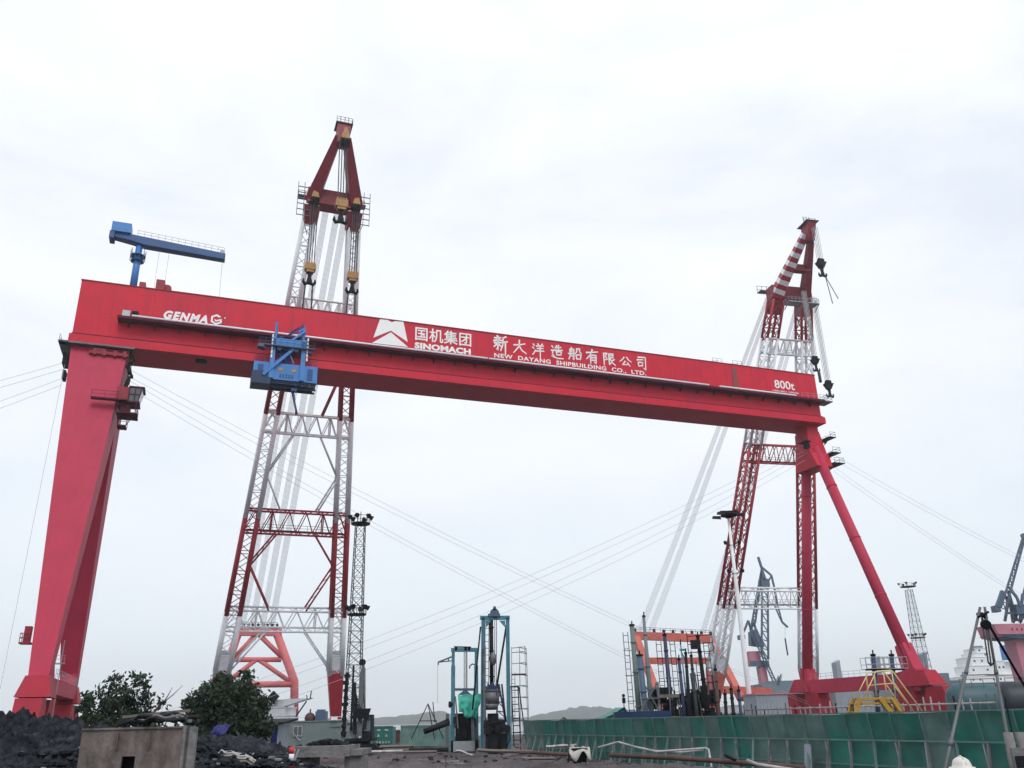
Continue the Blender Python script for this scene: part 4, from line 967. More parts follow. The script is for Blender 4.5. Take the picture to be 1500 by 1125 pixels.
mb = MB(); mb.box(p0.x + .07, p1.x - .01, 17.62, 17.9, 0, hz1 + .1); mb.build('floor_fill', M['black'], B)
random.seed(21)
Hs = []
for k in range(9):
    y = 17.45 + k * .07; x0 = -7.55 + random.uniform(-.2, .5); x1 = -6.15 + random.uniform(-.4, .15); z = zt + .06 + .035 * (k % 3)
    pts = [V((x0 + (x1 - x0) * t / 10, y + .14 * math.sin(t * .9 + k), z + .09 * math.sin(math.pi * t / 10) + .035 * math.sin(t * 1.7 + 2 * k))) for t in range(11)]
    mb = MB(); mb.path(pts, .034, n=7); o = mb.build('hose', [M['darksteel'], M['steel'], M['darksteel']][k % 3], None, pts[0]); tag(o, 'muddy hose lying in the tangle on top of the steel box', 'hose', 'hoses piled on the steel box')
mb = MB(); q0 = V((-7.75, 17.8, zt + .2)); mb.beam(q0, q0 + V((1.2, .3, .1)), .12, .05); tag(mb.build('plank', M['timber'], None, q0), 'grey plank lying across the hoses on the steel box', 'plank')
mb = MB()
for r, dz in ((.42, 0), (.46, .05), (.38, .1), (.33, .06)):
    mb.path([at(345, 1122, 21.5) + V((r * math.cos(t * .42), .5 * r * math.sin(t * .42), dz + .22 * math.sin(t * .21) + .02 * math.sin(t * 3))) for t in range(16)], .026, n=6)
o = mb.build('coiled_hose', M['pvc'], None, at(345, 1122, 21.5)); tag(o, 'pale hose coiled loosely on the grey rubble', 'hose')
mb = MB(); c = at(324, 1062, 25)
for i in range(8):
    for j in range(5):
        pass
gx, gz = 9, 6; base = len(mb.v)
for i in range(gx + 1):
    for j in range(gz + 1):
        u, v_ = i / gx - .5, j / gz - .5; mb.v.append(c + V((u * .4, v_ * .45 + .05 * noise.noise((u * 5, v_ * 5, 3)), -.12 + .2 * v_ + .1 * noise.noise((u * 4, v_ * 5, 6)) + .1 * (1 - 4 * v_ * v_) * (1 - 2.4 * u * u) + .05 * noise.noise((u * 7, v_ * 4, 1)))))
for i in range(gx):
    for j in range(gz):
        k = base + i * (gz + 1) + j; mb.f.append((k, k + gz + 1, k + gz + 2, k + 1)); mb.m.append(0); mb.sm.append(True)
o = mb.build('tarpaulin', M['bluetarp'], None, c); sm_ = o.modifiers.new('thick', 'SOLIDIFY'); sm_.thickness = .02; tag(o, 'crumpled dark blue tarpaulin on the rubble below the dense tree', 'tarpaulin')

# shed with a low dark roof, site hut, containers
S_ = thing('shed', 'low shed with a dark flat roof and a blue door, beside the grey green hut', 'shed', ground(380, 60))
a, b = at(352, 1064, 60), at(411, 1064, 60)
mb = MB(); mb.box(a.x, b.x - .15, 60, 63, 0, a.z + .05); mb.build('wall', M['greyp'], S_)
mb = MB(); mb.hexa([V((a.x - .5, 59.5, a.z + .06)), V((b.x + .3, 59.5, a.z + .06)), V((b.x + .3, 63.4, a.z + .3)), V((a.x - .5, 63.4, a.z + .3)), V((a.x - .5, 59.5, a.z + .2)), V((b.x + .3, 59.5, a.z + .2)), V((b.x + .3, 63.4, a.z + .44)), V((a.x - .5, 63.4, a.z + .44))]); mb.build('roof', M['black'], S_)
mb = MB(); mb.box(b.x - .55, b.x - .17, 59.93, 59.99, .2, a.z); mb.build('door', M['bluetarp'], S_)
H_ = thing('site_hut', 'long grey green site hut with one small window, behind the rubble', 'hut', ground(458, 100))
a, b = at(415, 1058.5, 100), at(501, 1056.5, 100)
mb = MB(); mb.box(a.x, b.x, 100, 103, 0, a.z)
mb.build('wall', M['hut'], H_)
mb = MB(); mb.box(a.x - .08, b.x + .08, 99.9, 103.1, a.z + .003, a.z + .12); mb.box(a.x + 5.2, a.x + 6.6, 99.88, 99.99, a.z - .55, a.z - .4); mb.build('roof', M['hut'], H_)
wx = at(430, 1070, 100)
mb = MB(); mb.box(wx.x, wx.x + 1.0, 99.94, 99.995, wx.z - .55, wx.z + .35); o = mb.build('window', M['glass'], H_)
mb = MB()
for x in (0, .48, .95): mb.box(wx.x + x - .03, wx.x + x + .05, 99.90, 99.937, wx.z - .6, wx.z + .4)
for z in (-.6, .35): mb.box(wx.x - .03, wx.x + 1.0, 99.87, 99.898, wx.z + z, wx.z + z + .08)
mb.build('window_frame', M['pvc'], o)
mb = MB(); q = at(483, 1055, 99); mb.box(q.x, q.x + .7, 99.6, 99.66, q.z, q.z + .3); mb.build('roof_sign', M['white'], H_)
mb = MB(); q = at(428, 1072, 99.8); mb.beam(q, q + V((.9, 0, -.9)), .07); mb.build('prop', M['pvc'], H_)
def container(label, px0, px1, py, D, m, marks=True, grp=None):
    a, b = at(px0, py, D), at(px1, py, D); T = thing('shipping_container', label, 'container', V(((a.x + b.x) / 2, D, 0)))
    mb = MB(); n = max(6, int((b.x - a.x) / .25)); pts = []
    for i in range(n):
        x = a.x + (b.x - a.x) * i / n; st = (b.x - a.x) / n
        pts += [(x, 0), (x + st * .4, 0), (x + st * .5, .05), (x + st * .9, .05)]
    pts.append((b.x, 0)); mb.prism([V((x, D + y, .15)) for x, y in pts] + [V((b.x, D + 2.4, .15)), V((a.x, D + 2.4, .15))], (0, 0, a.z - .3)); mb.build('corrugated_body', m, T)
    mb = MB()
    for x in (a.x, b.x - .12): mb.box(x, x + .12, D - .05, D - .003, .1, a.z)
    for z in (.02, a.z - .14): mb.box(a.x - .01, b.x + .01, D - .09, D - .053, z, z + .13)
    mb.build('edge_frame', m, T)
    if marks:
        for fx in (.3, .68):
            x = a.x + (b.x - a.x) * fx
            mb = MB(); mb.prism([V((x - .2, D - .06, 1.1)), V((x + .2, D - .06, 1.1)), V((x, D - .06, 1.45))], (0, .05, 0)); mb.build('warning_mark', M['pvc'], T)
            mb = MB(); mb.box(x - .22, x + .22, D - .06, D - .01, 1.75, 1.95); mb.build('stencil_mark', M['pvc'], T)
        for k in range(5):
            mb = MB(); x = a.x + .5 + k * .36; mb.box(x, x + .2, D - .06, D - .01, .35, .6); mb.build('stencil_mark', M['pvc'], T)
    return T
container('green shipping container with two small pale triangles, right of the excavator cab', 546, 576, 1063.5, 112, M['cont'])
container('small rust red container standing between two green ones', 578, 586, 1069, 125, M['rust'], False)
container('long dull green container behind the left drilling rig', 587, 664, 1062.5, 108, M['greyg'], False)

# ------------------------------------------------------------------ green sheet fence along the right
FA, FB = V((8.6, 54.0, 0)), V((16.9, 31.5, 0)); fd = (FB - FA).normalized(); fn = V((fd.y, -fd.x, 0))
if fn.dot(V((0, 0, 0)) - FA) < 0: fn = -fn            # towards the camera
NB = 17; PIT = (FB - FA).length / NB
FE = thing('sheet_fence', 'long fence of green and grey metal sheets with raking props, across the right', 'fence', FA)
def fp(k, u, z): return FA + fd * (PIT * k) + fn * u + V((0, 0, z))
random.seed(31)
K0, K1 = -17, 27
zt_ = lambda k: 2.52 + .02 * math.sin(k * 1.7)
lean = lambda k: .10 * math.sin(k * 2.3)
for k in range(K0, K1):
    ZR = (0, .55, 1.5, 2.0, 2.52); mb = MB(); nz_, nx_ = 4, 3; base = len(mb.v)
    for i in range(nx_ + 1):
        for j in range(nz_ + 1):
            t = k + i / nx_; z = ZR[j] + (zt_(t) - 2.52 if j == nz_ else 0)
            bulge = .012 * math.sin(math.pi * i / nx_) * (1 if j > 2 else .5) + (.17 * max(0, z - 1.5)) + .03 * noise.noise((t * 1.3, z, 7))
            mb.v.append(fp(t, bulge - .1, z))
    for i in range(nx_):
        for j in range(nz_):
            q = base + i * (nz_ + 1) + j; mb.f.append((q, q + nz_ + 1, q + nz_ + 2, q + 1)); mb.m.append(0); mb.sm.append(False)
    mt = M['green'] if k not in (0, 1, 3, 6, 7, 8, 9, 14) else M['greyg']
    if k < -14: mt = M['greyg']
    o = mb.build('sheet_panel', mt, FE); sd = o.modifiers.new('thick', 'SOLIDIFY'); sd.thickness = .02
for k in range(K0, K1 + 1):
    mb = MB(); mb.beam(fp(k, .06 + lean(k) * .4, 0), fp(k + lean(k) * .6, .05, 1.5), .06, up=fn); mb.build('post', M['galv'] if k % 3 else M['greyg'], FE)
    mb = MB(); mb.beam(fp(k + lean(k) * .6, .0, 1.5), fp(k + lean(k) * .6, .14, zt_(k) + .02), .035, up=fn); mb.build('seam', M['greyg'], FE)
    mb = MB(); mb.beam(fp(k + .12, .07, 1.52), fp(k + .55 + lean(k), .85, .0), .075, up=fn); mb.build('raking_prop', M['steel'] if k % 3 else M['greyg'], FE)
mb = MB(); mb.beam(fp(K0, .1, 1.5), fp(K1, .1, 1.5), .06); mb.build('middle_rail', M['greyg'], FE)
mb = MB(); mb.beam(fp(K0, .1, .55), fp(K1, .1, .55), .05); mb.build('lower_rail', M['greyg'], FE)
mb = MB(); mb.beam(fp(K0, .27, zt_(0) + .03), fp(K1, .27, zt_(0) + .03), .05); mb.build('top_rail', M['greyg'], FE)
mb = MB(); x_ = fp(9.15, .5, 0); mb.hexa([x_, x_ + fd * .5, x_ + fd * .5 + fn * .05, x_ + fn * .05, x_ + V((0, 0, 1.25)) - fn * .2, x_ + fd * .4 + V((0, 0, 1.25)) - fn * .2, x_ + fd * .4 + V((0, 0, 1.3)) - fn * .15, x_ + V((0, 0, 1.3)) - fn * .15]); tag(mb.build('metal_sheet', M['greyp'], None, x_), 'narrow grey metal sheet leaning against the green fence', 'sheet')

# pipe railing running along the fence's far side
PR = thing('pipe_railing', 'pale pipe railing with many short posts behind the green fence', 'railing', at(1100, 1046, 62))
mb = MB(); a, b = at(1090, 1040, 70), at(1460, 1029, 46)
for dz in (0, -.45): mb.tube(a + V((0, 0, dz)), b + V((0, 0, dz)), .055, n=6)
mb.build('rail', M['pvc'], PR)
random.seed(41)
for k in range(44):
    p = lerp(a, b, k / 43); mb = MB(); mb.tube(V((p.x, p.y, 0)), p + V((0, 0, random.choice((0, .12, .25, .4)))), .045, n=5); mb.build('post', random.choice((M['pvc'], M['galv'], M['steel'], M['darksteel'])), PR)

# ------------------------------------------------------------------ huts and tents behind the fence
def gable(label, px0, pxp, px1, pyb, pyp, D, depth, m):
    a, b, p = at(px0, pyb, D), at(px1, pyb, D), at(pxp, pyp, D); T = thing('tent', label, 'tent', V((p.x, D, 0)))
    mb = MB(); n = 7
    def rowp(x, z0, y): return V((x, y, z0))
    for (q0, q1) in ((a, p), (p, b)):
        base = len(mb.v)
        for i in range(n + 1):
            for j in range(n + 1):
                u, v_ = i / n, j / n; q = lerp(q0, q1, u); mb.v.append(V((q.x, D + depth * v_, q.z - .12 * math.sin(math.pi * u) - .08 * math.sin(math.pi * v_ * 2) ** 2 + .05 * noise.noise((q.x * 2, v_ * 6, 1)))))
        for i in range(n):
            for j in range(n):
                k = base + i * (n + 1) + j; mb.f.append((k, k + n + 1, k + n + 2, k + 1)); mb.m.append(0); mb.sm.append(True)
    o = mb.build('roof_cloth', m, T); sd = o.modifiers.new('thick', 'SOLIDIFY'); sd.thickness = .02
    mb = MB(); mb.prism([V((a.x + .1, D + .2, .05)), V((b.x - .1, D + .2, .05)), V((b.x - .1, D + .2, b.z - .12)), V((p.x, D + .2, p.z - .18)), V((a.x + .1, D + .2, a.z - .12))], (0, .03, 0)); mb.build('front_cloth', m, T)
    mb = MB()
    for q in (a, b): 
        for y in (D, D + depth): mb.tube(V((q.x, y, 0)), V((q.x, y, q.z)), .04, n=6)
    mb.build('poles', M['darksteel'], T)
gable('wide green tarpaulin tent beside the cluster of drill masts', 876, 915, 928, 1054, 1035, 76, 7, M['tent'])
gable('small dark peaked tent roof over the fence top', 814, 826, 841, 1057, 1050, 84, 3, M['hullgreen'])
def cabin(label, px0, px1, py0, py1, D, m, lidm, depth=3.0, name='site_cabin'):
    a, b = at(px0, py0, D), at(px1, py0, D); T = thing(name, label, 'cabin', V(((a.x + b.x) / 2, D, 0)))
    mb = MB(); mb.box(a.x, b.x, D, D + depth, .2, a.z)
    n = 9
    for i in range(n + 1): x = a.x + (b.x - a.x - .08) * i / n; mb.box(x, x + .08, D - .04, D - .003, .2, a.z)
    mb.build('body', m, T); mb = MB(); mb.box(a.x - .1, b.x + .1, D - .12, D + depth + .1, a.z + .003, a.z + .16); mb.build('roof', lidm, T)
    mb = MB(); mb.box(a.x, b.x, D + .05, D + depth - .05, 0, .197); mb.build('skid', M['darksteel'], T)
cabin('plain grey site cabin with a pink roof edge, left of the crane bogie', 1107, 1153, 1018, 1042, 88, M['greyp'], M['pink'], 5)
cabin('large plain grey block between the bogies under the gantry sill', 1222, 1275, 1006, 1040, 215, M['greyp'], M['shipgrey'], 6)
# ------------------------------------------------------------------ the two portal drilling rigs
D1 = 80.0
def pz(px, py, D): return at(px, py, D)
RG = thing('drilling_rig', 'tall teal portal drilling rig with a dark central drill string', 'drilling rig', ground(724, D1))
def bm(p, q, w_, h=None, up=(0, 1, 0), **k): mb = MB(); mb.beam(p, q, w_, h, up=up, **k); return mb
y2 = V((0, 3.2, 0))
def z0(p): return V((p.x, p.y, 0))
tl, tr_ = pz(708, 905, D1), pz(743.5, 905, D1); bl, br = z0(pz(706.5, 1095, D1)), z0(pz(745.5, 1095, D1))
for b_, t_ in ((bl, tl), (br, tr_)):
    mb = MB(); mb.beam(b_, t_, .34, .4, up=(0, 1, 0))
    for s in (-.14, .14): mb.beam(b_ + V((s, -.235, 0)), t_ + V((s, -.235, 0)), .06, up=(0, 1, 0))
    mb.build('portal_post', M['teal'], RG)
mb = MB(); mb.beam(tl + V((-.3, 0, 0)), tr_ + V((.2, 0, 0)), .34, .4, up=(0, 1, 0))
for t_, s in ((tl, 1), (tr_, -1)): mb.prism([t_ + V((s * .23, -.2, -.25)), t_ + V((s * .75, -.2, -.25)), t_ + V((s * .23, -.2, -.85))], (0, .4, 0))
mb.build('portal_beam', M['teal'], RG)
mb = MB(); c = pz(724.5, 901, D1); mb.disc(c + V((0, 0, .15)), (0, 1, 0), .42, .4, n=16); mb.box(c.x - .6, c.x + .5, c.y - .35, c.y + .35, c.z - .15, c.z + .1); mb.box(c.x - .12, c.x + .14, c.y - .2, c.y + .2, c.z + .4, c.z + .75); mb.build('crown_sheave', M['slate'], RG)
p_, q_ = pz(719.5, 906, D1), pz(720.5, 1012, D1)
mb = MB(); mb.tube(p_, q_, .18, n=12)
for t_ in (.12, .45, .8): mb.tube(lerp(p_, q_, t_), lerp(p_, q_, t_ + .015), .25, n=12)
mb.build('drill_string', M['darksteel'], RG)
mb = MB(); ladder(mb, pz(713.5, 906, D1 + .5), pz(713, 1035, D1 + .5), .34, (1, 0, 0), .03, .55); mb.build('ladder', M['darksteel'], RG)
mb = MB()
for px in (725, 727.5): mb.tube(pz(px, 905, D1 - .2), pz(px - .6, 1000, D1 - .2), .03, n=4)
mb.tube(pz(742, 915, D1), pz(727, 1010, D1 - .5), .09, n=6); mb.build('cable', M['darksteel'], RG)
mb = MB(); c = pz(722, 965, D1 - .3); mb.ball(c, .34, 10, 8, sz=1.7); mb.build('swivel', M['steel'], RG)
c0, c1 = pz(719, 1013, D1), pz(719, 1031, D1)
mb = MB(); mb.tube(c1, c0, .72, .78, n=20); mb.tube(c1 - V((0, 0, .03)), c1 - V((0, 0, .5)), .74, .45, n=20); mb.tube(c0 + V((0, 0, .02)), c0 + V((0, 0, .12)), .84, n=20); mb.build('rotary_drum', M['steel'], RG)
mb = MB(); mb.prism([pz(708, 1012, D1 - .5), pz(722, 998, D1 - .5), pz(729, 1012, D1 - .5)], (0, 1.0, 0)); 
for k in range(6): mb.box(pz(711 + k * 3, 1010, D1).x, pz(711 + k * 3, 1010, D1).x + .15, D1 - .6, D1 - .2, pz(710, 1012, D1).z - .4, pz(710, 1005, D1).z + .2 * (k % 2))
mb.build('hoist_yoke', M['navy'], RG)
mb = MB()
for xa, xb in ((730.5, 741), (735, 741)): mb.beam(pz(xa, 1002, D1 + .4), pz(xb, 1058, D1 + .4), .16, up=(0, 1, 0))
mb.beam(pz(730.5, 1002, D1 + .4), pz(727.5, 1050, D1 + .4), .14, up=(0, 1, 0))
for y in (1015, 1028, 1042, 1054): mb.beam(pz(730, y, D1 + .4), pz(731 + (y - 1000) * .18, y + 1, D1 + .4), .1, up=(0, 1, 0)); mb.beam(pz(729, y, D1 + .4), pz(731 + (y - 990) * .18, y + 9, D1 + .4), .08, up=(0, 1, 0))
mb.build('back_stay', M['navy'], RG)
random.seed(51); mb = MB(); a, b = pz(709, 1066, D1), pz(743, 1066, D1)
mb.box(a.x, b.x, D1 - .6, D1 + 3.4, .1, 1.55); mb.box(a.x + .2, b.x - .5, D1 - .9, D1 - .62, .25, 1.2)
for k in range(26):
    x = random.uniform(a.x, b.x - .5); z = random.uniform(1.3, 2.4); mb.box(x, x + random.uniform(.15, .7), D1 - random.uniform(.2, 1), D1 + random.uniform(.2, 2), z, z + random.uniform(.12, .6))
for k in range(3): mb.disc(V((a.x + .5 + k * .75, D1 - .65, 1.9)), (0, 1, 0), .34, .3, n=14)
mb.box(a.x + .3, b.x - .8, D1 + .2, D1 + 2.6, 1.55, 3.2)
mb.build('winch_base', M['darksteel'], RG)
mb = MB(); mb.beam(z0(pz(709.5, 1095, D1 - .5)), pz(710, 946, D1 - .5), .2, .3, up=(0, 1, 0)); mb.build('inner_post', M['steel'], RG)
mb = MB(); mb.tube(pz(704, 918, D1 - .6), pz(692, 1040, D1 - 1.5), .07, n=6); mb.build('stay_rope', M['black'], RG)
mb = MB()
for k in range(5): x = random.uniform(a.x, b.x); mb.path([V((x, D1 - 1, .2)), V((x + .4, D1 - 1.4, .9 + .3 * k)), V((x + random.uniform(-.6, .8), D1 - .6, 2.2))], .05, n=5)
mb.tube(V((a.x + .3, D1 - .9, 2.3)), V((b.x - .4, D1 - 1, 2.5)), .06, n=5); mb.build('hydraulic_hoses', M['black'], RG)
for x in (bl.x, br.x):
    mb = MB(); mb.box(x - .5, x + .5, D1 - .9, D1 + 3.4, -.05, .35); mb.build('skid', M['steel'], RG)
for t_, s in ((tl, -1), (tr_, 1)):
    mb = MB(); mb.beam(t_ + V((0, .3, -1.0)), z0(t_) + V((0, 3.2, .3)), .14, up=(0, 1, 0)); mb.build('rear_strut', M['teal'], RG)

D2 = 84.0
RS = thing('drilling_rig', 'shorter teal portal drilling rig half covered by a green tarpaulin', 'drilling rig', ground(680, D2))
tl, tr_ = pz(664, 952, D2), pz(697.5, 952, D2); bl, br = z0(pz(663, 1095, D2)), z0(pz(698, 1095, D2))
for b_, t_ in ((bl, tl), (br, tr_)):
    mb = MB(); m_ = lerp(b_, t_, .84); mb.beam(b_, m_, .36, .36, up=(0, 1, 0)); mb.beam(m_, t_, .27, .28, up=(0, 1, 0)); mb.build('portal_post', M['teal'], RS)
mb = MB(); mb.beam(tl + V((-.2, 0, 0)), tr_ + V((.15, 0, 0)), .34, .4, up=(0, 1, 0)); mb.build('portal_beam', M['teal'], RS)
mb = MB(); a, b = pz(665, 947.5, D2), pz(690, 948, D2); mb.tube(a, b, .07, n=6)
for px in (668, 682, 687): p = pz(px, 950, D2); mb.box(p.x - .1, p.x + .14, D2 - .2, D2 + .2, p.z - .2, p.z + .12)
mb.build('top_roller', M['darksteel'], RS)
mb = MB(); a, b = pz(666, 1010, D2), pz(698, 1010, D2); mb.beam(a, b, .22, .28, up=(0, 1, 0)); mb.prism([a + V((.3, -.15, -.5)), b + V((-.4, -.15, -.5)), b + V((-1.1, -.15, .0)), a + V((1.0, -.15, .0))], (0, .3, 0)); mb.build('cross_beam', M['slate'], RS)
mb = MB()
for px in (680, 682.5, 684): mb.tube(pz(px, 955, D2), pz(px, 1010, D2), .035, n=4)
mb.build('cable', M['darksteel'], RS)
mb = MB(); a, b = pz(662, 962, D2), pz(642, 970, D2); mb.beam(a, b, .13, up=(0, 1, 0)); mb.beam(pz(662, 968, D2), b, .1, up=(0, 1, 0)); mb.beam(b, b - V((0, 0, .25)), .12, up=(0, 1, 0)); mb.beam(pz(657, 964, D2), pz(657, 969, D2), .1, up=(0, 1, 0)); mb.build('davit', M['slate'], RS)
mb = MB(); a, b = pz(696, 974, D2), pz(688, 976, D2); mb.path([a, lerp(a, b, .5) + V((0, 0, .15)), b, b - V((0, 0, .2))], .07, n=6); mb.build('davit', M['slate'], RS)
mb = MB(); mb.tube(b + V((-3.0, 0, .2)), pz(641, 1030, D2), .02, n=4); mb.build('tag_line', M['rope'], RS)
random.seed(53); mb = MB(); a, b = pz(663, 1070, D2), pz(700, 1070, D2)
mb.box(a.x - .1, b.x, D2 - .5, D2 + 3, .05, 1.0); mb.box(a.x + .25, b.x - .25, D2 - .2, D2 + 2.2, 1.0, 3.3)
for k in range(22):
    x = random.uniform(a.x, b.x - .4); z = random.uniform(.9, 2.7); mb.box(x, x + random.uniform(.12, .55), D2 - random.uniform(.1, .8), D2 + random.uniform(.2, 1.5), z, z + random.uniform(.1, .7))
mb.disc(pz(660, 1032, D2), (1, .3, 0), .28, .3, n=14)
mb.build('winch_base', M['darksteel'], RS)
mb = MB(); q = pz(681, 1088, D2 - .7); mb.box(q.x - 1.0, q.x + .9, D2 - 1.3, D2 - .55, .1, .95)
for k in range(4): mb.beam(V((q.x - .8 + .5 * k, D2 - 1.36, .1)), V((q.x - .8 + .5 * k, D2 - 1.36, .95)), .08, up=(0, 1, 0))
mb.build('mud_tank', M['galv'], RS)
mb = MB(); mb.beam(pz(667, 1020, D2 - .4), pz(671, 1067, D2 - .8), .12, up=(0, 1, 0)); mb.beam(z0(pz(694, 1090, D2 - .8)), pz(692, 1045, D2 - .6), .3, .2, up=(0, 1, 0)); mb.beam(z0(pz(663, 1090, D2)) + V((-.5, 0, 0)), pz(662, 1045, D2) + V((-.4, 0, 0)), .3, .2, up=(0, 1, 0)); mb.build('prop', M['steel'], RS)
# tarpaulin draped over it
mb = MB(); n = 16
P4 = [pz(671, 1018, D2 - .9), pz(706, 1017, D2 - .9), pz(698, 1051, D2 - 1.0), pz(673, 1043, D2 - 1.1)]
for i in range(n + 1):
    for j in range(n + 1):
        u, v_ = i / n, j / n; p = lerp(lerp(P4[0], P4[1], u), lerp(P4[3], P4[2], u), v_)
        mb.v.append(p + V((.12 * noise.noise((u * 3, v_ * 4, 8)), -.26 * v_ * math.sin(u * 17 + 2.4 * v_) - .3 * math.sin(math.pi * v_ * .6) + .16 * noise.noise((u * 5, v_ * 5, 2)), .12 * noise.noise((u * 4, 1, 9)) * (1 - v_) + .2 * noise.noise((u * 3.5, 3, 5)) * v_ - .25 * math.sin(math.pi * u) * v_)))
for i in range(n):
    for j in range(n):
        k = i * (n + 1) + j; mb.f.append((k, k + n + 1, k + n + 2, k + 1)); mb.m.append(0); mb.sm.append(True)
# top fold going back over the machine
base = len(mb.v)
for i in range(n + 1):
    u = i / n; p = lerp(P4[0], P4[1], u); mb.v += [p + V((0, -.01, 0)), p + V((0, 1.6, .05 + .08 * noise.noise((u * 6, 1, 1))))]
for i in range(n): k = base + 2 * i; mb.f.append((k, k + 2, k + 3, k + 1)); mb.m.append(0); mb.sm.append(True)
o = mb.build('tarpaulin', M['tarp'], None, P4[0]); tag(o, 'bright green tarpaulin draped over the shorter drilling rig', 'tarpaulin'); sd = o.modifiers.new('t', 'SOLIDIFY'); sd.thickness = .015
mb = MB(); a, b = pz(621, 1071, D2 - 4), pz(657, 1058, D2 - 3)
for k in range(5): mb.tube(a + V((0, .2 * k, -.12 * (k % 2) + random.uniform(-.1, .1))), b + V((0, .2 * k, .14 * (k % 3) - .1)), .17, n=8)
tag(mb.build('pipe_bundle', M['darksteel'], None, a), 'sloping bundle of dark pipes resting beside the shorter drilling rig', 'pipes')
TR = thing('tripod', 'small distant tripod of thin poles left of the shorter rig', 'tripod', ground(630, 95))
ap_ = at(627, 1031, 95)
for px, dy in ((614, 0), (632, 0), (639, 1.5)):
    mb = MB(); b = at(px, 1058, 95 + dy); mb.tube(ap_, b + (b - ap_) * .9, .05, n=5); mb.build('leg', M['darksteel'], TR)
mb = MB(); mb.beam(at(615, 1056, 95), at(640, 1056, 95), .09); mb.tube(at(634, 1028, 95), at(637, 1058, 95), .05, n=5); mb.build('cross_bar', M['darksteel'], TR)

# access tower of light scaffold beside the tall rig
D3 = 86.0
SC_ = thing('scaffold_tower', 'slender rusty scaffold ladder tower right of the tall drilling rig', 'scaffold', ground(762, D3))
top4 = [pz(749.5, 948, D3), pz(768.5, 946, D3), pz(761, 947, D3 + 1.2), pz(771, 950, D3 + 1.2)]
bot4 = [z0(pz(748.5, 1060, D3)), z0(pz(774, 1060, D3)), z0(pz(762, 1060, D3 + 1.2)), z0(pz(775, 1060, D3 + 1.2))]
for t_, b_ in zip(top4, bot4): mb = MB(); mb.tube(b_, t_, .04, n=5); mb.build('standard', M['galv'], SC_)
for k in range(9):
    t = (k + .5) / 9; mb = MB(); P4 = [lerp(b_, t_, t) for t_, b_ in zip(top4, bot4)]
    for i, j in ((0, 1), (1, 3), (3, 2), (2, 0)): mb.tube(P4[i], P4[j], .032, n=4)
    if k == 6: mb.box(P4[0].x, P4[1].x, D3 + .1, D3 + 1.0, P4[0].z, P4[0].z + .12)
    mb.build('ledger', M['rust'] if k == 6 else M['steel'], SC_)
mb = MB(); P4 = [lerp(b_, t_, .99) for t_, b_ in zip(top4, bot4)]
for i, j in ((0, 1), (1, 3), (3, 2), (2, 0)): mb.tube(P4[i], P4[j], .03, n=4)
ladder(mb, pz(752, 1058, D3 - .1), pz(752, 985, D3 - .1), .3, (1, 0, 0), .025, .4); mb.build('ladder', M['steel'], SC_)
LD = thing('step_ladder', 'dark steel step trestle leaning at the foot of the scaffold tower', 'ladder', ground(756, D3 - 2))
mb = MB(); ladder(mb, z0(pz(758, 1090, D3 - 2)), pz(754, 1006, D3 - 2), .6, (1, 0, 0), .05, .55); mb.build('rung_frame', M['darksteel'], LD)
mb = MB(); mb.tube(pz(760, 1006, D3 - 2), z0(pz(772, 1090, D3 - 2)), .06, n=5); mb.tube(pz(747, 1006, D3 - 2), z0(pz(747, 1090, D3 - 2)), .06, n=5); mb.tube(pz(747, 1006, D3 - 2), pz(760, 1006, D3 - 2), .06, n=5); mb.build('frame', M['darksteel'], LD)

# ------------------------------------------------------------------ excavator-mounted pile driver at the left centre
D4 = 84.0
EX = thing('piling_excavator', 'dark grey excavator with a raised piling boom, in front of the lattice floodlight mast', 'excavator', ground(525, D4))
q = pz(545, 1085, D4)
mb = MB(); X0, X1 = pz(503, 1080, D4).x, pz(548, 1080, D4).x; zb = pz(520, 1086, D4).z
mb.box(X0 + .2, X1 - .1, D4 - .5, D4 + 2.2, zb, zb + .25)
mb.build('turntable', M['darksteel'], EX)
for y in (D4 - .9, D4 + 1.9):
    mb = MB(); pts = []
    for k in range(9): t = -math.pi / 2 + math.pi * k / 8; pts.append((X1 + .1 + .42 * math.cos(t), .47 + .42 * math.sin(t)))
    for k in range(9): t = math.pi / 2 + math.pi * k / 8; pts.append((X0 + .1 + .42 * math.cos(t), .47 + .42 * math.sin(t)))
    mb.prism([V((x, y, z)) for x, z in pts], (0, .6, 0))
    for k in range(12): x = X0 + .1 + (X1 - X0) * k / 11; mb.box(x - .06, x + .06, y - .03, y - .003, .02, .12)
    mb.build('track', M['black'], EX)
mb = MB(); mb.box(X0 + .5, X1 - .5, D4 + .0, D4 + 1.3, .3, zb - .003); mb.build('undercarriage', M['darksteel'], EX)
a, b = pz(532, 1047, D4), pz(546.5, 1047, D4)
mb = MB(); mb.hexa([V((a.x, D4 - .3, zb + .26)), V((b.x, D4 - .3, zb + .26)), V((b.x, D4 + 1.1, zb + .26)), V((a.x, D4 + 1.1, zb + .26)), V((a.x + .05, D4 - .1, a.z)), V((b.x - .06, D4 - .1, a.z)), V((b.x - .06, D4 + 1.1, a.z)), V((a.x + .05, D4 + 1.1, a.z))]); cb = mb.build('cab', M['darksteel'], EX)
mb = MB(); mb.hexa([V((a.x + .12, D4 - .27, zb + .85)), V((b.x - .16, D4 - .27, zb + .85)), V((b.x - .16, D4 - .2, zb + .85)), V((a.x + .12, D4 - .2, zb + .85)), V((a.x + .14, D4 - .14, a.z - .12)), V((b.x - .18, D4 - .14, a.z - .12)), V((b.x - .18, D4 - .07, a.z - .12)), V((a.x + .14, D4 - .07, a.z - .12))]); mb.build('window', M['glass'], cb)
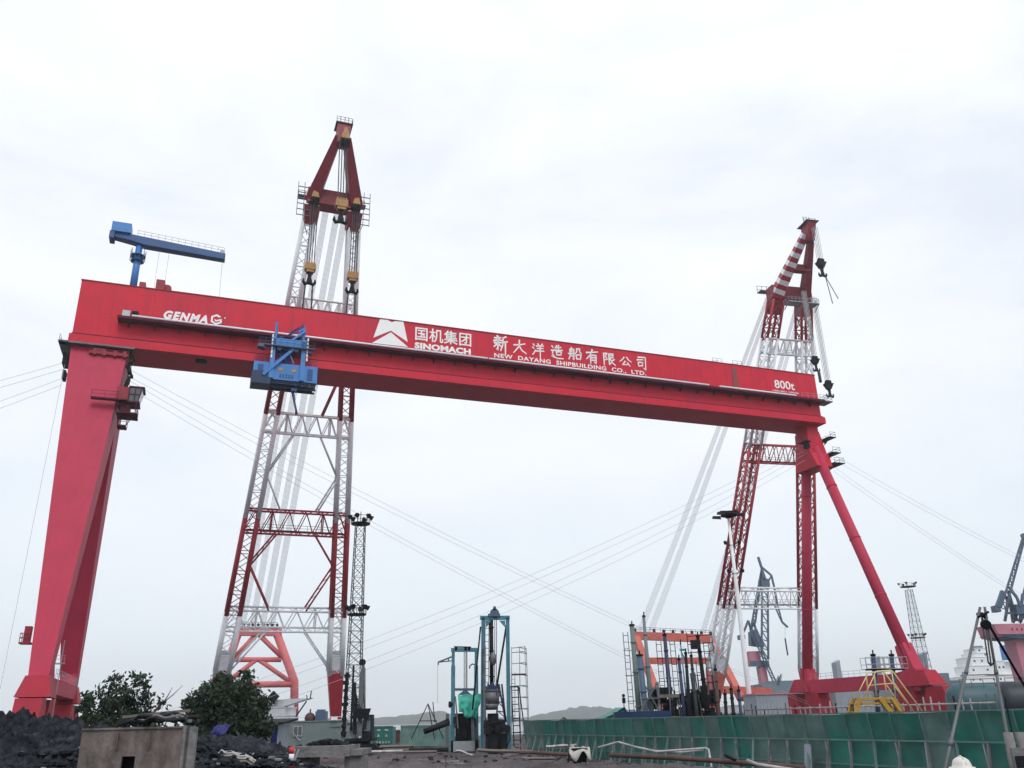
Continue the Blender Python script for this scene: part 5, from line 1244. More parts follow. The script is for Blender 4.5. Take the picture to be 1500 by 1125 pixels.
mb = MB(); c0, c1 = pz(500, 1063, D4), pz(521, 1063, D4); mb.box(c0.x, c1.x, D4 - .1, D4 + 1.8, zb + .26, c0.z); mb.box(c0.x - .02, c1.x - .3, D4 - .14, D4 - .103, zb + .5, zb + .6); mb.box(c0.x - .02, c1.x - .3, D4 - .14, D4 - .103, zb + .8, zb + .9); mb.build('engine_cover', M['greyp'], EX)
mb = MB(); mb.beam(pz(528, 1078, D4 - .6), pz(532, 972, D4 - .6), .26, .3, up=(0, 1, 0)); mb.beam(pz(524.5, 1078, D4 - .6), pz(528.5, 985, D4 - .6), .2, .2, up=(0, 1, 0)); mb.tube(pz(534, 1068, D4 - .5), pz(534, 978, D4 - .5), .1, n=8); mb.build('leader_mast', M['steel'], EX)
mb = MB(); c = pz(531, 970, D4 - .6); mb.disc(c, (0, 1, 0), .3, .3, n=12); mb.build('mast_sheave', M['darksteel'], EX)
mb = MB(); c = pz(530, 1044, D4 - .9); mb.hexa([c + V((-.9, -.3, -.5)), c + V((.5, -.3, -.5)), c + V((.5, .3, -.5)), c + V((-.9, .3, -.5)), c + V((-.5, -.3, .35)), c + V((.8, -.3, .35)), c + V((.8, .3, .35)), c + V((-.5, .3, .35))]); mb.build('rotary_head', M['black'], EX)
mb = MB(); mb.beam(pz(520, 1076, D4 - .5), pz(519, 1000, D4 - .5), .3, .34, up=(0, 1, 0)); mb.beam(pz(514, 1070, D4 - .3), pz(518, 975, D4 - .3), .16, .2, up=(0, 1, 0)); mb.build('boom', M['darksteel'], EX)
mb = MB(); mb.beam(pz(503, 1080, D4 - .4), pz(509, 985, D4 - .4), .26, .3, up=(0, 1, 0)); random.seed(61)
for k in range(9): p = lerp(pz(503, 1080, D4 - .4), pz(509, 985, D4 - .4), (k + .5) / 9); mb.box(p.x - random.uniform(.15, .3), p.x + random.uniform(.1, .3), D4 - .6, D4 - .2, p.z - .15, p.z + random.uniform(.05, .2))
mb.build('pile_hammer', M['black'], EX)
mb = MB()
for k in range(4): mb.path(sag(pz(519, 1000, D4 - .6), pz(531, 1040 + k * 6, D4 - .8), .5 + .2 * k, 6), .04, n=5)
mb.build('hydraulic_hoses', M['black'], EX)

# concrete pile cap in front, with mud heaped on it
PC = thing('concrete_bench', 'muddy concrete slab on two thick legs in the foreground before the excavator', 'concrete slab', ground(490, 24))
mb = MB(); a, b = at(428, 1094, 24), at(512, 1096, 24); mb.box(a.x, b.x, 24, 25.6, a.z - .26, a.z)
a2, b2 = at(503, 1098, 24.4), at(532, 1098, 24.4); mb.box(a2.x, b2.x, 24.2, 25.8, a.z - .25, a2.z); mb.build('slab', M['concrete'], PC)
for px0, px1 in ((436, 455), (508, 528)):
    mb = MB(); p, q = at(px0, 1106, 24.3), at(px1, 1106, 24.3); mb.hexa([V((p.x, 24.3, 0)), V((q.x, 24.3, 0)), V((q.x, 25.2, 0)), V((p.x, 25.2, 0)), V((p.x - .06, 24.3, a.z - .263)), V((q.x + .06, 24.3, a.z - .263)), V((q.x + .06, 25.2, a.z - .263)), V((p.x - .06, 25.2, a.z - .263))]); mb.build('leg', M['concrete'], PC)
c = at(478, 1093, 24.8)
def reg_heap():
    u = random.gauss(0, .3); return c + V((u, random.uniform(-.3, .5), random.uniform(-.06, .15) * math.exp(-u * u * 5)))
lumps('mud_heap', M['mud'], 260, reg_heap, .03, .1, 63)
WP = thing('warning_post', 'short red and white striped warning post left of the concrete slab', 'post', ground(428, 23))
mb = MB(); p = at(428, 1094, 23)
for k in range(7): mb.tube(V((p.x, 23, p.z - .16 * (k + 1))), V((p.x, 23, p.z - .16 * k)), .065, n=12, mi=k % 2)
mb.build('striped_tube', [M['conered'], M['white']], WP); mb = MB(); mb.tube(V((p.x, 23, 0)), V((p.x, 23, p.z - 1.12)), .04, n=8); mb.box(p.x - .25, p.x + .25, 22.8, 23.2, 0, .06); mb.build('base', M['black'], WP)
mb = MB(); p = at(432, 1098, 23); mb.beam(p, p + V((-.25, 0, -.5)), .05); mb.beam(p + V((.1, 0, 0)), p + V((-.1, 0, -.55)), .04); mb.build('bracket', M['galv'], WP)

# ------------------------------------------------------------------ cluster of drill masts behind the fence
def mast(label, top, bot, D, wt, wb, m, ladder_side=0, extra=None, n=10):
    t_, b_ = at(*top, D), at(*bot, D); b2 = b_ + (b_ - t_).normalized() * (b_.z / max(.05, (t_ - b_).normalized().z)); b2.z = 0
    T = thing('drill_mast', label, 'drill mast', b2)
    mb = MB(); mb.tube(b2, t_, wb / 2, wt / 2, n=n)
    L_ = (t_ - b2).length
    for f_ in (.35, .62, .86): p = lerp(b2, t_, f_); w_ = (wb + (wt - wb) * f_) / 2; mb.tube(p, p + (t_ - b2).normalized() * .12, w_ * 1.25, n=n)
    mb.build('mast_tube', m, T)
    if ladder_side:
        for sd in ((-1, 1) if ladder_side == 2 else (ladder_side,)):
            mb = MB(); o = V((sd * (wb / 2 + .32), -.05, 0)); ladder(mb, lerp(b2, t_, .3) + o, lerp(b2, t_, .95) + o, .38, (1, 0, 0), .028, .5)
            for f_ in (.4, .6, .8): mb.tube(lerp(b2, t_, f_), lerp(b2, t_, f_) + o * 1.5, .025, n=4)
            mb.build('ladder', M['darksteel'], T)
    mb = MB(); p = t_; mb.tube(p, p + V((0, 0, .14)), wt / 2 * 1.25, n=n); mb.tube(p, p + V((.03, 0, .4)), .05, n=5); mb.build('cap', M['black'], T)
    if extra: extra(T, t_, b2)
    return T
def lattice_base(T, t_, b2):
    mb = MB(); p = at(951, 1000, 70); 
    ft = [at(938, 1042, 69), at(966, 1042, 69), at(945, 1042, 71.5), at(970, 1042, 71.5)]; tp = [p + V((-.5, -.4, 0)), p + V((.6, -.4, 0)), p + V((-.4, .5, 0)), p + V((.6, .5, 0))]
    for a, b in zip(ft, tp): mb.beam(a - V((0, 0, 2.2)), b, .13)
    for f_ in (.0, .45, .8):
        q = [lerp(a, b, f_) for a, b in zip(ft, tp)]
        for i, j in ((0, 1), (1, 3), (3, 2), (2, 0)): mb.beam(q[i], q[j], .1)
    for i, j in ((0, 1), (1, 3)): mb.beam(ft[i], tp[j], .08); mb.beam(ft[j], tp[i], .08)
    mb.build('lattice_base', M['steel'], T)
def lampbox(T, t_, b2):
    mb = MB(); c = at(1017, 944, 68); mb.box(c.x - .3, c.x + .4, 67.6, 68.0, c.z - .35, c.z + .3)
    for k in range(3): mb.tube(c + V((-.5, 0, -.6 + .6 * k)), c + V((1.4, 0, -.5 + .6 * k)), .03, n=4)
    for x in (-.5, 1.4): mb.tube(c + V((x, 0, -.7)), c + V((x, 0, .9)), .03, n=4)
    mb.build('lamp_box', M['darksteel'], T)
mast('grey green drill mast with a long ladder, leftmost of the cluster', (925.5, 917), (936, 1040), 71, .36, .5, M['hut'], -1)
mast('thick blue and rust coloured short mast beside the leftmost grey green mast', (937, 961), (944, 1028), 69.5, .44, .5, M['slate'], 0)
mast('dark spiked mast rising from a lattice base, tallest of the cluster', (943, 904), (951, 1002), 70, .22, .5, M['hut'], 0, lattice_base)
mast('navy blue drill mast with ladders on both sides', (973.5, 931), (981, 1012), 70.5, .28, .44, M['navy'], 2)
mast('thin teal mast with a forked top between navy and black masts', (997, 944), (1003, 1000), 73, .1, .18, M['teal'], 0, lambda T, t_, b2: (lambda mb: (mb.tube(t_ - V((0, 0, .6)), t_ + V((.35, 0, -1.4)), .06, n=6), mb.box(t_.x - .1, t_.x + .4, t_.y - .1, t_.y + .1, t_.z - .5, t_.z - .35), mb.build('fork', M['teal'], T)))(MB()))
mast('navy black mast, first of three close together', (994.5, 967), (1002, 1040), 69, .22, .36, M['navy'], 0)
mast('thick black mast, second of three close together', (1004.5, 958), (1010, 1040), 68.5, .2, .4, M['darksteel'], 0)
mast('dark green leaning mast, third of three close together', (1012.5, 962), (1020, 1040), 68.7, .2, .36, M['scaff'], 1)
mast('tall black mast with a lamp box near its top, rightmost tall one', (1022, 933), (1036, 1040), 68, .26, .42, M['black'], 1, lampbox)
for lab, tp, bt, mm in (('short rusty casing standing before the striped crane foot', (1048, 982), (1053, 1046), 'rust'), ('short dark casing, left of the white lamp pole', (1062, 1018), (1064, 1050), 'darksteel'), ('thick dark casing, middle of three short ones', (1071, 1011), (1075, 1050), 'darksteel'), ('thin dark casing, right of three short ones', (1082, 1013), (1086, 1050), 'navy')):
    mast(lab, tp, bt, 64, .22, .3, M[mm], 0)
random.seed(71)
DK = thing('steel_trough', 'dark blue steel trough above the fence below the drill masts', 'trough', at(940, 1050, 66))
a, b = at(901, 1043, 66), at(981, 1043, 66)
mb = MB(); mb.hexa([V((a.x + .3, 65.6, 1.6)), V((b.x, 65.6, 1.6)), V((b.x, 67.2, 1.6)), V((a.x + .3, 67.2, 1.6)), V((a.x, 65.5, a.z)), V((b.x, 65.5, a.z)), V((b.x, 67.4, a.z)), V((a.x, 67.4, a.z))]); mb.build('side_plate', M['navyblue'], DK)
mb = MB()
for x in (a.x + .6, b.x - .4): mb.box(x, x + .3, 65.8, 67, 0, 1.59)
mb.build('support', M['darksteel'], DK)
MC = thing('winch_machinery', 'dark tangle of winches and pipes at the feet of the drill masts', 'machinery', ground(1000, 71))
random.seed(73); mb = MB()
for k in range(60):
    p = at(random.uniform(955, 1052), random.uniform(1008, 1050), random.uniform(69.5, 72)); s = random.uniform(.1, .42); mb.box(p.x - s, p.x + s, p.y - s, p.y + s, p.z - s * random.uniform(.5, 1.6), p.z + s)
a, b = at(955, 1046, 70), at(1058, 1046, 70); mb.box(a.x, b.x, 70, 73, .0, a.z)
mb.build('winch_frame', M['darksteel'], MC)
for k in range(26):
    p = at(random.uniform(958, 1050), random.uniform(985, 1035), random.uniform(69, 72)); mb = MB(); mb.tube(p, V((p.x + random.uniform(-.2, .4), p.y, 1.5)), random.uniform(.03, .09), n=6); mb.build('pipe', random.choice((M['scaff'], M['navy'], M['darksteel'], M['steel'], M['timber'], M['darksteel'])), MC)
mb = MB(); p, q = at(966, 1020, 69), at(995, 1019, 69); mb.beam(p, q, .12, .25); mb.build('timber', M['timber'], MC); mb = MB(); p, q = at(983, 1050, 66), at(1010, 1052, 66); mb.tube(p, q, .07, n=6); mb.build('timber', M['timber'], MC)
mb = MB(); p = at(913, 1042, 70); mb.path([V((p.x, 70, 1.8)), at(914, 1030, 70), at(913.5, 1020, 70)], .035, n=5); c = at(913.3, 1019, 70); mb.ball(c, .13, 8, 6); mb.box(c.x - .12, c.x + .12, 69.9, 70.1, c.z - .55, c.z - .15); o = mb.build('post_lamp', M['black'], None, V((p.x, 70, 0))); tag(o, 'tiny dark lamp on a bent post beside the green tent', 'lamp')
for (px, lab, yt) in ((1279, 'black capped mast with a round cage, left of two by the yellow steps', 961), (1306, 'black capped mast with a round cage, right of two by the yellow steps', 961)):
    def cage(T, t_, b2):
        mb = MB(); c = t_ - V((0, 0, .85)); mb.box(c.x - .55, c.x + .6, c.y - .4, c.y + .4, c.z - .08, c.z + .02); mb.build('platform', M['black'], T)
        mb = MB()
        for y in (-.5, .5):
            mb = MB()
            for x in (-.75, -.4, .45, .8): mb.tube(c + V((x, y, 0)), c + V((x, y, .75)), .02, n=4)
            for z in (.01, .3, .75): mb.tube(c + V((-.75, y, z)), c + V((.8, y, z)), .02, n=4)
            mb.build('cage_rail', M['galv'], T)
    mast(lab, (px, yt), (px + 7, 1040), 62, .3, .34, M['navy'], 0, cage)

# ------------------------------------------------------------------ yellow steps over the fence
YS = thing('yellow_stile', 'yellow steel steps with handrails climbing over the green fence', 'steps', z0(at(1295, 1040, 44)))
D6 = 43.0
pl_, pr_ = at(1259, 1022, D6), at(1306, 1021, D6); dp = V((.0, 1.0, 0))
mb = MB(); mb.box(pl_.x, pr_.x, D6, D6 + 1.0, pl_.z - .12, pl_.z); mb.build('platform', M['yellow'], YS)
for base, topx in (((1250, 1062), pl_), ((1332, 1062), pr_)):
    b_ = at(*base, D6)
    for y in (0, .9):
        mb = MB(); mb.beam(V((b_.x, D6 + y, b_.z)) + (V((b_.x, 0, b_.z)) - V((topx.x, 0, topx.z))) * .9, V((topx.x, D6 + y, topx.z - .06)), .16, .24, up=(0, 1, 0)); mb.build('stringer', M['yellow'], YS)
    for k in range(6):
        f_ = (k + .5) / 6 * 1.9 - .9 ; p = V((b_.x, D6, b_.z)) * 1; q = lerp(V((topx.x, D6, topx.z)), V((b_.x, D6, b_.z)), (k + .7) / 3.4); mb = MB(); mb.box(q.x - .18, q.x + .18, D6 + .08, D6 + .82, q.z - .04, q.z); mb.build('tread', M['yellow'], YS)
mb = MB(); mb.beam(at(1288, 1022, D6), at(1308, 1048, D6), .2, .26, up=(0, 1, 0)); mb.beam(at(1290, 1030, D6), at(1262, 1031, D6), .1, up=(0, 1, 0)); mb.build('brace', M['yellow'], YS)
for y in (0, 1.0):
    mb = MB(); o = V((0, y, 0))
    mb.path([at(1284, 1020, D6) + o, at(1280.5, 988, D6) + o, at(1283, 984, D6) + o, at(1305, 982, D6) + o, at(1308, 984, D6) + o, at(1351, 1042, D6) + o], .035, n=7)
    mb.path([at(1282, 1003, D6) + o, at(1310, 1001, D6) + o, at(1338, 1042, D6) + o], .03, n=6)
    mb.path([at(1306, 983, D6) + o, at(1312, 1020, D6) + o], .03, n=6); mb.path([at(1280.5, 990, D6) + o, at(1266, 1020, D6) + o], .025, n=6)
    mb.build('handrail', mat('pale_yellow_paint', (.62, .50, .24), .5, grime=.3) if y == 0 else bpy.data.materials['pale_yellow_paint'], YS)

# ------------------------------------------------------------------ floodlight masts
def lattice_mast(label, top, D, wb, wt, plats, m, nb, lamps):
    t_ = at(*top, D); T = thing('floodlight_mast', label, 'light mast', V((t_.x, D, 0))); h = t_.z
    wd = lambda z: wb + (wt - wb) * (z / h) ** .8
    cn = lambda z, i: V((t_.x + wd(z) / 2 * (-1, 1, 1, -1)[i], D + wd(z) / 2 * (-1, -1, 1, 1)[i], z))
    for i in range(4): mb = MB(); mb.path([cn(h * k / 6, i) for k in range(7)], .055 * (D / 112) ** .5, n=5); mb.build('chord', m, T)
    mb = MB()
    for k in range(nb):
        z0_, z1 = h * k / nb, h * (k + 1) / nb
        for i in range(4):
            j = (i + 1) % 4; mb.tube(cn(z0_, i), cn(z1, j), .03, n=4); mb.tube(cn(z0_, j), cn(z1, i), .03, n=4); mb.tube(cn(z1, i), cn(z1, j), .03, n=4)
    mb.build('lacing', m, T)
    for z, r in plats:
        mb = MB(); mb.disc(V((t_.x, D, z)), (0, 0, 1), r, .18, n=12)
        for k in range(9): a = k * .698; p = V((t_.x + r * math.cos(a), D + r * math.sin(a), z)); q = V((t_.x + r * math.cos(a + .698), D + r * math.sin(a + .698), z)); mb.tube(p, p + V((0, 0, 1)), .035, n=4); mb.tube(p + V((0, 0, 1)), q + V((0, 0, 1)), .03, n=4)
        mb.build('platform', M['black'], T)
        for k in range(lamps):
            a = 6.283 * k / lamps + .4; mb = MB(); c = V((t_.x + r * 1.15 * math.cos(a), D + r * 1.15 * math.sin(a), z + .9)); d = V((math.cos(a), math.sin(a), -.5)).normalized(); mb.tube(c - d * .25, c + d * .2, .2, .34, n=9); mb.tube(c - d * .2, V((t_.x + r * math.cos(a), D + r * math.sin(a), z)), .05, n=4); mb.build('floodlight', M['black'], T)
    mb = MB(); mb.tube(V((t_.x, D, h)), V((t_.x, D, h + 1.8)), .05, n=5); mb.build('lightning_rod', m, T)
    return T
lattice_mast('tall dark lattice floodlight mast right of the left floating crane', (528, 769), 112, 2.1, 1.15, [(27.3, 1.25), (15.6, 1.2)], M['scaff'], 20, 6)
lattice_mast('distant slim lattice floodlight mast right of the inclined gantry leg', (1331, 864), 250, 4.4, 1.5, [(35.6, 2.1), (21.5, 2.0)], M['slate'], 20, 5)
LP = thing('lamp_pole', 'tall white tapering lamp pole in front of the right floating crane', 'lamp pole', ground(1106, 92))
t_ = at(1067, 759, 92); b_ = V((at(1106, 1060, 92).x, 92, 0)); 
mb = MB(); mb.path([V((t_.x, 92, 0)), V((t_.x, 92, 8)), V((t_.x, 92, 15)), t_], [.27, .25, .21, .13], n=14); LPp = mb.build('pole', M['white'], LP)
mb = MB(); mb.disc(t_ + V((.1, 0, .35)), (0, 0, 1), .9, .25, n=12); mb.box(t_.x - .9, t_.x + 1.0, 91.6, 92.4, t_.z + .5, t_.z + .75); mb.tube(t_, t_ + V((0, 0, .4)), .3, n=10); mb.build('lamp_platform', M['black'], LP)
for dx, dz in ((-1.35, -.35), (-.8, .1), (.7, .1), (1.2, -.1)):
    mb = MB(); c = t_ + V((dx, -.3, .4 + dz)); mb.hexa([c + V((-.42, -.3, -.22)), c + V((.42, -.3, -.3)), c + V((.42, .3, -.1)), c + V((-.42, .3, -.1)), c + V((-.4, -.2, .12)), c + V((.4, -.2, .1)), c + V((.4, .3, .12)), c + V((-.4, .3, .12))]); mb.beam(c, t_ + V((0, 0, .4)), .08); mb.build('floodlight', M['black'], LP)
for dz in (3.0, 6.0):
    mb = MB()
    for k in range(10): a = k * .628; mb.tube(t_ + V((.35 * math.cos(a), .35 * math.sin(a), -dz)), t_ + V((.35 * math.cos(a + .63), .35 * math.sin(a + .63), -dz)), .03, n=4)
    for s in (-.7, .8): mb.disc(t_ + V((s, -.2, -dz + .3)), (1, .3, .2), .22, .15, n=10); mb.tube(t_ + V((s, -.2, -dz + .3)), t_ + V((0, 0, -dz)), .04, n=4)
    mb.build('bracket_lamp', M['darksteel'], LP)

# ------------------------------------------------------------------ harbour portal cranes far behind
def seg(T, name, pts, D, w_, m, dy=0, thick=None, close=False):
    mb = MB(); P_ = [at(x, y, D + dy) for x, y in pts]
    for a, b in zip(P_[:-1], P_[1:]): mb.beam(a, b, w_, thick or w_, up=(0, 1, 0))
    return mb.build(name, m, T)
def trussed(T, name, pa, pb, D, dep, n, w_, m):
    """lattice member between two outlines (each a start and an end point), dep metres deep"""
    mb = MB(); (a0, a1), (b0, b1) = pa, pb
    for y in (0, dep):
        A0, A1, B0, B1 = [at(*p, D + y) for p in (a0, a1, b0, b1)]
        mb.beam(A0, A1, w_, up=(0, 1, 0)); mb.beam(B0, B1, w_, up=(0, 1, 0))
        for k in range(n):
            s, t = k / n, (k + 1) / n; mb.beam(lerp(A0, A1, s), lerp(B0, B1, t), w_ * .5, up=(0, 1, 0)); mb.beam(lerp(A0, A1, t), lerp(B0, B1, t), w_ * .5, up=(0, 1, 0))
    for k in range(n + 1):
        for (q0, q1) in (pa, pb): mb.beam(lerp(at(*q0, D), at(*q1, D), k / n), lerp(at(*q0, D + dep), at(*q1, D + dep), k / n), w_ * .5)
    return mb.build(name, m, T)
D7 = 400.0
PA = thing('portal_crane', 'distant slate blue harbour crane on a pink leg, between the right floating crane legs', 'harbour crane', ground(1118, D7))
trussed(PA, 'tower', ((1116.5, 862), (1115.5, 962)), ((1124.5, 862), (1125.5, 966)), D7, 5, 8, .8, M['slate'])
trussed(PA, 'boom', ((1116, 832), (1101, 915)), ((1117.5, 832), (1106, 913)), D7 + 1, 3.5, 8, .8, M['slate'])
seg(PA, 'boom_head', [(1110.5, 816), (1116, 833), (1119, 850)], D7, 1.0, M['slate'])
seg(PA, 'tie_bar', [(1116, 831), (1130, 843), (1134.5, 862), (1139, 888)], D7, .8, M['slate']); seg(PA, 'tie_bar', [(1117, 835), (1124, 855), (1130, 843)], D7 + 3, .6, M['slate'])
trussed(PA, 'fly_jib', ((1133, 884), (1145, 911)), ((1139, 884), (1146, 912)), D7, 2.5, 5, .5, M['slate']); seg(PA, 'jib_tip', [(1145.5, 911), (1154, 919)], D7, .8, M['slate'])
seg(PA, 'hoist_rope', [(1150, 916), (1150, 934)], D7, .12, M['rope']); seg(PA, 'grab', [(1150, 935), (1154, 960)], D7, .5, M['darksteel'])
mb = MB(); p = at(1121, 853, D7); mb.box(p.x - 1.9, p.x + 1.9, D7 - .5, D7 + 5, p.z - 2, p.z + 1.6); mb.build('sheave_house', M['slate'], PA)
seg(PA, 'counterweight_arm', [(1096, 909), (1091, 922), (1086, 932)], D7, .9, M['slate']); mb = MB(); p = at(1087, 933, D7); mb.box(p.x - 1.2, p.x + 1.2, D7 - 1, D7 + 4, p.z - 1, p.z + .9); mb.build('counterweight', M['slate'], PA)
seg(PA, 'counterweight_arm', [(1096, 909), (1100, 922), (1104, 911), (1108, 926)], D7 + 2, .9, M['slate'])
mb = MB(); p = at(1107, 931, D7); mb.hexa([p + V((-2.5, 0, -4)), p + V((3.5, 0, -5)), p + V((3.5, 5, -5)), p + V((-2.5, 5, -4)), p + V((-2, 0, 2)), p + V((1, 0, 3)), p + V((1, 5, 3)), p + V((-2, 5, 2))]); mb.build('slewing_frame', M['slate'], PA)
mb = MB(); a, b, c = at(1096.5, 954, D7), at(1112, 954, D7), at(1117, 975, D7); mb.prism([V((a.x, D7, c.z)), V((c.x, D7, c.z)), V((b.x, D7, a.z)), V((a.x, D7, a.z))], (0, 7, 0)); mb.build('machine_house', M['pink'], PA)
mb = MB(); a, b = at(1098, 968, D7 - .5), at(1118, 976, D7 - .5); mb.box(a.x, b.x, D7 - .6, D7 - .01, b.z, a.z); mb.box(b.x + .2, b.x + 3, D7, D7 + 5, b.z - .3, a.z); mb.build('house_base', M['slate'], PA)
trussed(PA, 'stair', ((1098, 921), (1141, 1018)), ((1101, 919), (1145, 1017)), D7 - 2, 1.5, 14, .5, M['slate'])
mb = MB(); a, b, c, d = at(1112.5, 976, D7), at(1122, 976, D7), at(1128.5, 1020, D7), at(1118, 1020, D7); mb.prism([a, b, V((c.x + 1, D7, 0)), V((d.x + .8, D7, 0))], (0, 6, 0)); mb.build('portal_leg', M['pink'], PA)
D8 = 300.0
PB = thing('portal_crane', 'distant harbour crane with a pink turntable at the right edge', 'harbour crane', ground(1510, D8))
trussed(PB, 'boom', ((1498, 788), (1466, 890)), ((1501, 789), (1473, 893)), D8, 2.5, 12, .55, M['slate'])
mb = MB(); p = at(1499, 785, D8); mb.disc(p, (0, 1, 0), .9, .8, n=12); mb.beam(p, at(1512, 830, D8), .3); mb.build('boom_sheave', M['slate'], PB)
seg(PB, 'counterweight_arm', [(1469, 866), (1465, 878), (1461, 889)], D8, 1.3, M['slate']); mb = MB(); p = at(1461, 891, D8); mb.box(p.x - .9, p.x + .9, D8 - .5, D8 + 2.5, p.z - 1.2, p.z + .9); mb.build('counterweight', M['slate'], PB)
for q in ([(1469, 868), (1477, 880), (1472, 910)], [(1477, 866), (1490, 910)], [(1478, 872), (1484, 912), (1496, 886)], [(1474, 898), (1505, 898)], [(1498, 870), (1494, 912), (1506, 890)], [(1478, 860), (1490, 876), (1494, 888)], [(1505, 850), (1495, 888)]): seg(PB, 'frame_member', q, D8 + random.uniform(0, 4), .75, M['slate'])
mb = MB(); p = at(1497, 892, D8); mb.box(p.x - 1.8, p.x + 3, D8, D8 + 4, p.z - 1.6, p.z + 1.6); mb.build('winch_house', M['slate'], PB)
mb = MB(); a, b, c, d = at(1455.5, 914, D8), at(1560, 912, D8), at(1552, 932, D8), at(1464, 932, D8); mb.prism([a, b, c, d], (0, 12, 0)); mb.build('turntable', M['pink'], PB)
mb = MB(); a, b, c, d = at(1461, 929, D8), at(1555, 929, D8), at(1540, 938, D8), at(1478, 934, D8); mb.prism([a + V((0, -.5, 0)), b + V((0, -.5, 0)), c, d], (0, 12.8, 0)); mb.build('turntable_base', M['slate'], PB)
for k, px in enumerate((1482, 1489, 1496)):
    mb = MB(); p = at(px, 921, D8 - .02); mb.tube(p + V((0, -.08, -.4)), p + V((.25, -.08, .35)), .16, n=6); mb.tube(p + V((.3, -.08, -.4)), p + V((.1, -.08, .1)), .12, n=6); mb.build('letter_mark', M['deepred'], PB)
for dx in (0, 9.5):
    mb = MB(); a, b = at(1491, 936, D8), at(1505, 936, D8); mb.prism([V((a.x + dx, D8 + 2, a.z)), V((b.x + dx, D8 + 2, a.z)), V((b.x + dx + .9, D8 + 2, 0)), V((a.x + dx + .9, D8 + 2, 0))], (0, 7, 0)); mb.build('portal_leg', M['pink'], PB)

# ------------------------------------------------------------------ ships
def tiers(T, tl_, D, dep, m):
    for k, (x0, x1, yb, yt) in enumerate(tl_):
        mb = MB(); a, b = at(x0, yb, D), at(x1, yt, D); mb.box(a.x, b.x, D + k * .4, D + dep - k * .4, a.z, b.z); mb.box(a.x - .2, b.x + .2, D + k * .4 - .2, D + dep - k * .4 + .2, b.z + .003, b.z + .2)
        o = mb.build('deckhouse_tier', m, T)
        n = max(2, int((b.x - a.x) / 3))
        for i in range(n):
            if (i * 5 + k) % 3 == 0: continue
            x = a.x + (b.x - a.x) * (i + .35) / n; w_ = MB(); zc = lerp(a, b, .55).z; w_.box(x, x + .9, D + k * .4 - .05, D + k * .4 - .003, zc - .45, zc + .45); w_.build('window', M['glass'], o)
D9 = 420.0
SW = thing('cargo_ship', 'white ship with a stepped deckhouse, below the pink crane turntable', 'ship', V((at(1460, 1000, D9).x, D9, -1.8)))
tiers(SW, [(1412, 1560, 1001, 988), (1423, 1462, 988, 975), (1425, 1455, 975, 962), (1431, 1450, 962, 956), (1434, 1446, 956, 949), (1466, 1474, 988, 968), (1476, 1540, 988, 968), (1503, 1530, 968, 950)], D9, 16, M['white'])
mb = MB(); a, b = at(1478, 966, D9), at(1500, 944, D9); mb.box(a.x, b.x, D9 - 1, D9 + 6, a.z, b.z); mb.build('funnel', M['blue'], SW)
mb = MB(); p = at(1484, 940, D9 - 1.2)
for i in range(11): t = .7 + i * .5; pass
mb.path([at(1480, 938, D9 - 1.2), at(1478, 942, D9 - 1.2), at(1481, 946, D9 - 1.2), at(1485, 945, D9 - 1.2)], .5, n=5); mb.build('letter_mark', M['slate'], SW)
mb = MB(); a, b = at(1395, 1001, D9), at(1720, 1001, D9); mb.prism([V((a.x, D9, a.z)), V((a.x + 8, D9, -2)), V((b.x, D9, -2)), V((b.x, D9, a.z))], (0, 18, 0)); mb.build('hull', M['shipgrey'], SW)
mb = MB(); mb.tube(at(1411, 1000, D9), at(1410, 984, D9), .4, n=6); mb.tube(at(1407, 990, D9), at(1416, 988, D9), .4, n=6); mb.box(at(1438, 952, D9).x - 2, at(1438, 952, D9).x + 3, D9 + 4, D9 + 5, at(1438, 952, D9).z, at(1438, 945, D9).z); mb.build('mast', M['shipgrey'], SW)
D10 = 330.0
SG = thing('barge', 'long low grey ship with tall upright posts behind the gantry leg', 'ship', V((at(1260, 1003, D10).x, D10, -1.8)))
mb = MB(); a, b = at(1128, 1004, D10), at(1412, 997, D10); zt2 = at(1260, 1000, D10).z; mb.prism([V((a.x, D10, -2)), V((b.x - 4, D10, -2)), V((b.x, D10, zt2)), V((a.x - 3, D10, zt2 + .5)), V((a.x - 3, D10, zt2))], (0, 22, 0)); mb.build('hull', M['shipgrey'], SG)
for x0, x1, yt in ((1233, 1243, 966), (1292, 1303, 960), (1361, 1373, 954)):
    mb = MB(); p, q = at(x0 - .5, yt + 3, D10), at(x1 - 5, yt - 1, D10); r_ = at(x1 + 1, 1000, D10); mb.prism([V((p.x, D10 + 6, zt2)), V((r_.x, D10 + 6, zt2)), V((q.x, D10 + 6, q.z)), V((p.x, D10 + 6, p.z))], (0, 5, 0)); mb.build('upright_post', M['greyp'], SG)
mb = MB(); a, b = at(1378, 1000, D10), at(1395, 985, D10); mb.box(a.x, b.x, D10 + 3, D10 + 12, zt2, b.z); a, b = at(1130, 1004, D10), at(1172, 996, D10); mb.box(a.x, b.x, D10 + 3, D10 + 12, zt2 + .5, b.z); mb.build('deckhouse', M['shipgrey'], SG)
mb = MB(); p = at(1140, 1003, D10)
for k in range(9): mb.tube(at(1139 + random.uniform(-2, 3), 1003, D10), at(1139 + random.uniform(-5, 7), 987 + random.uniform(0, 8), D10), .12, n=4)
mb.build('mast', M['steel'], SG)
D11 = 120.0
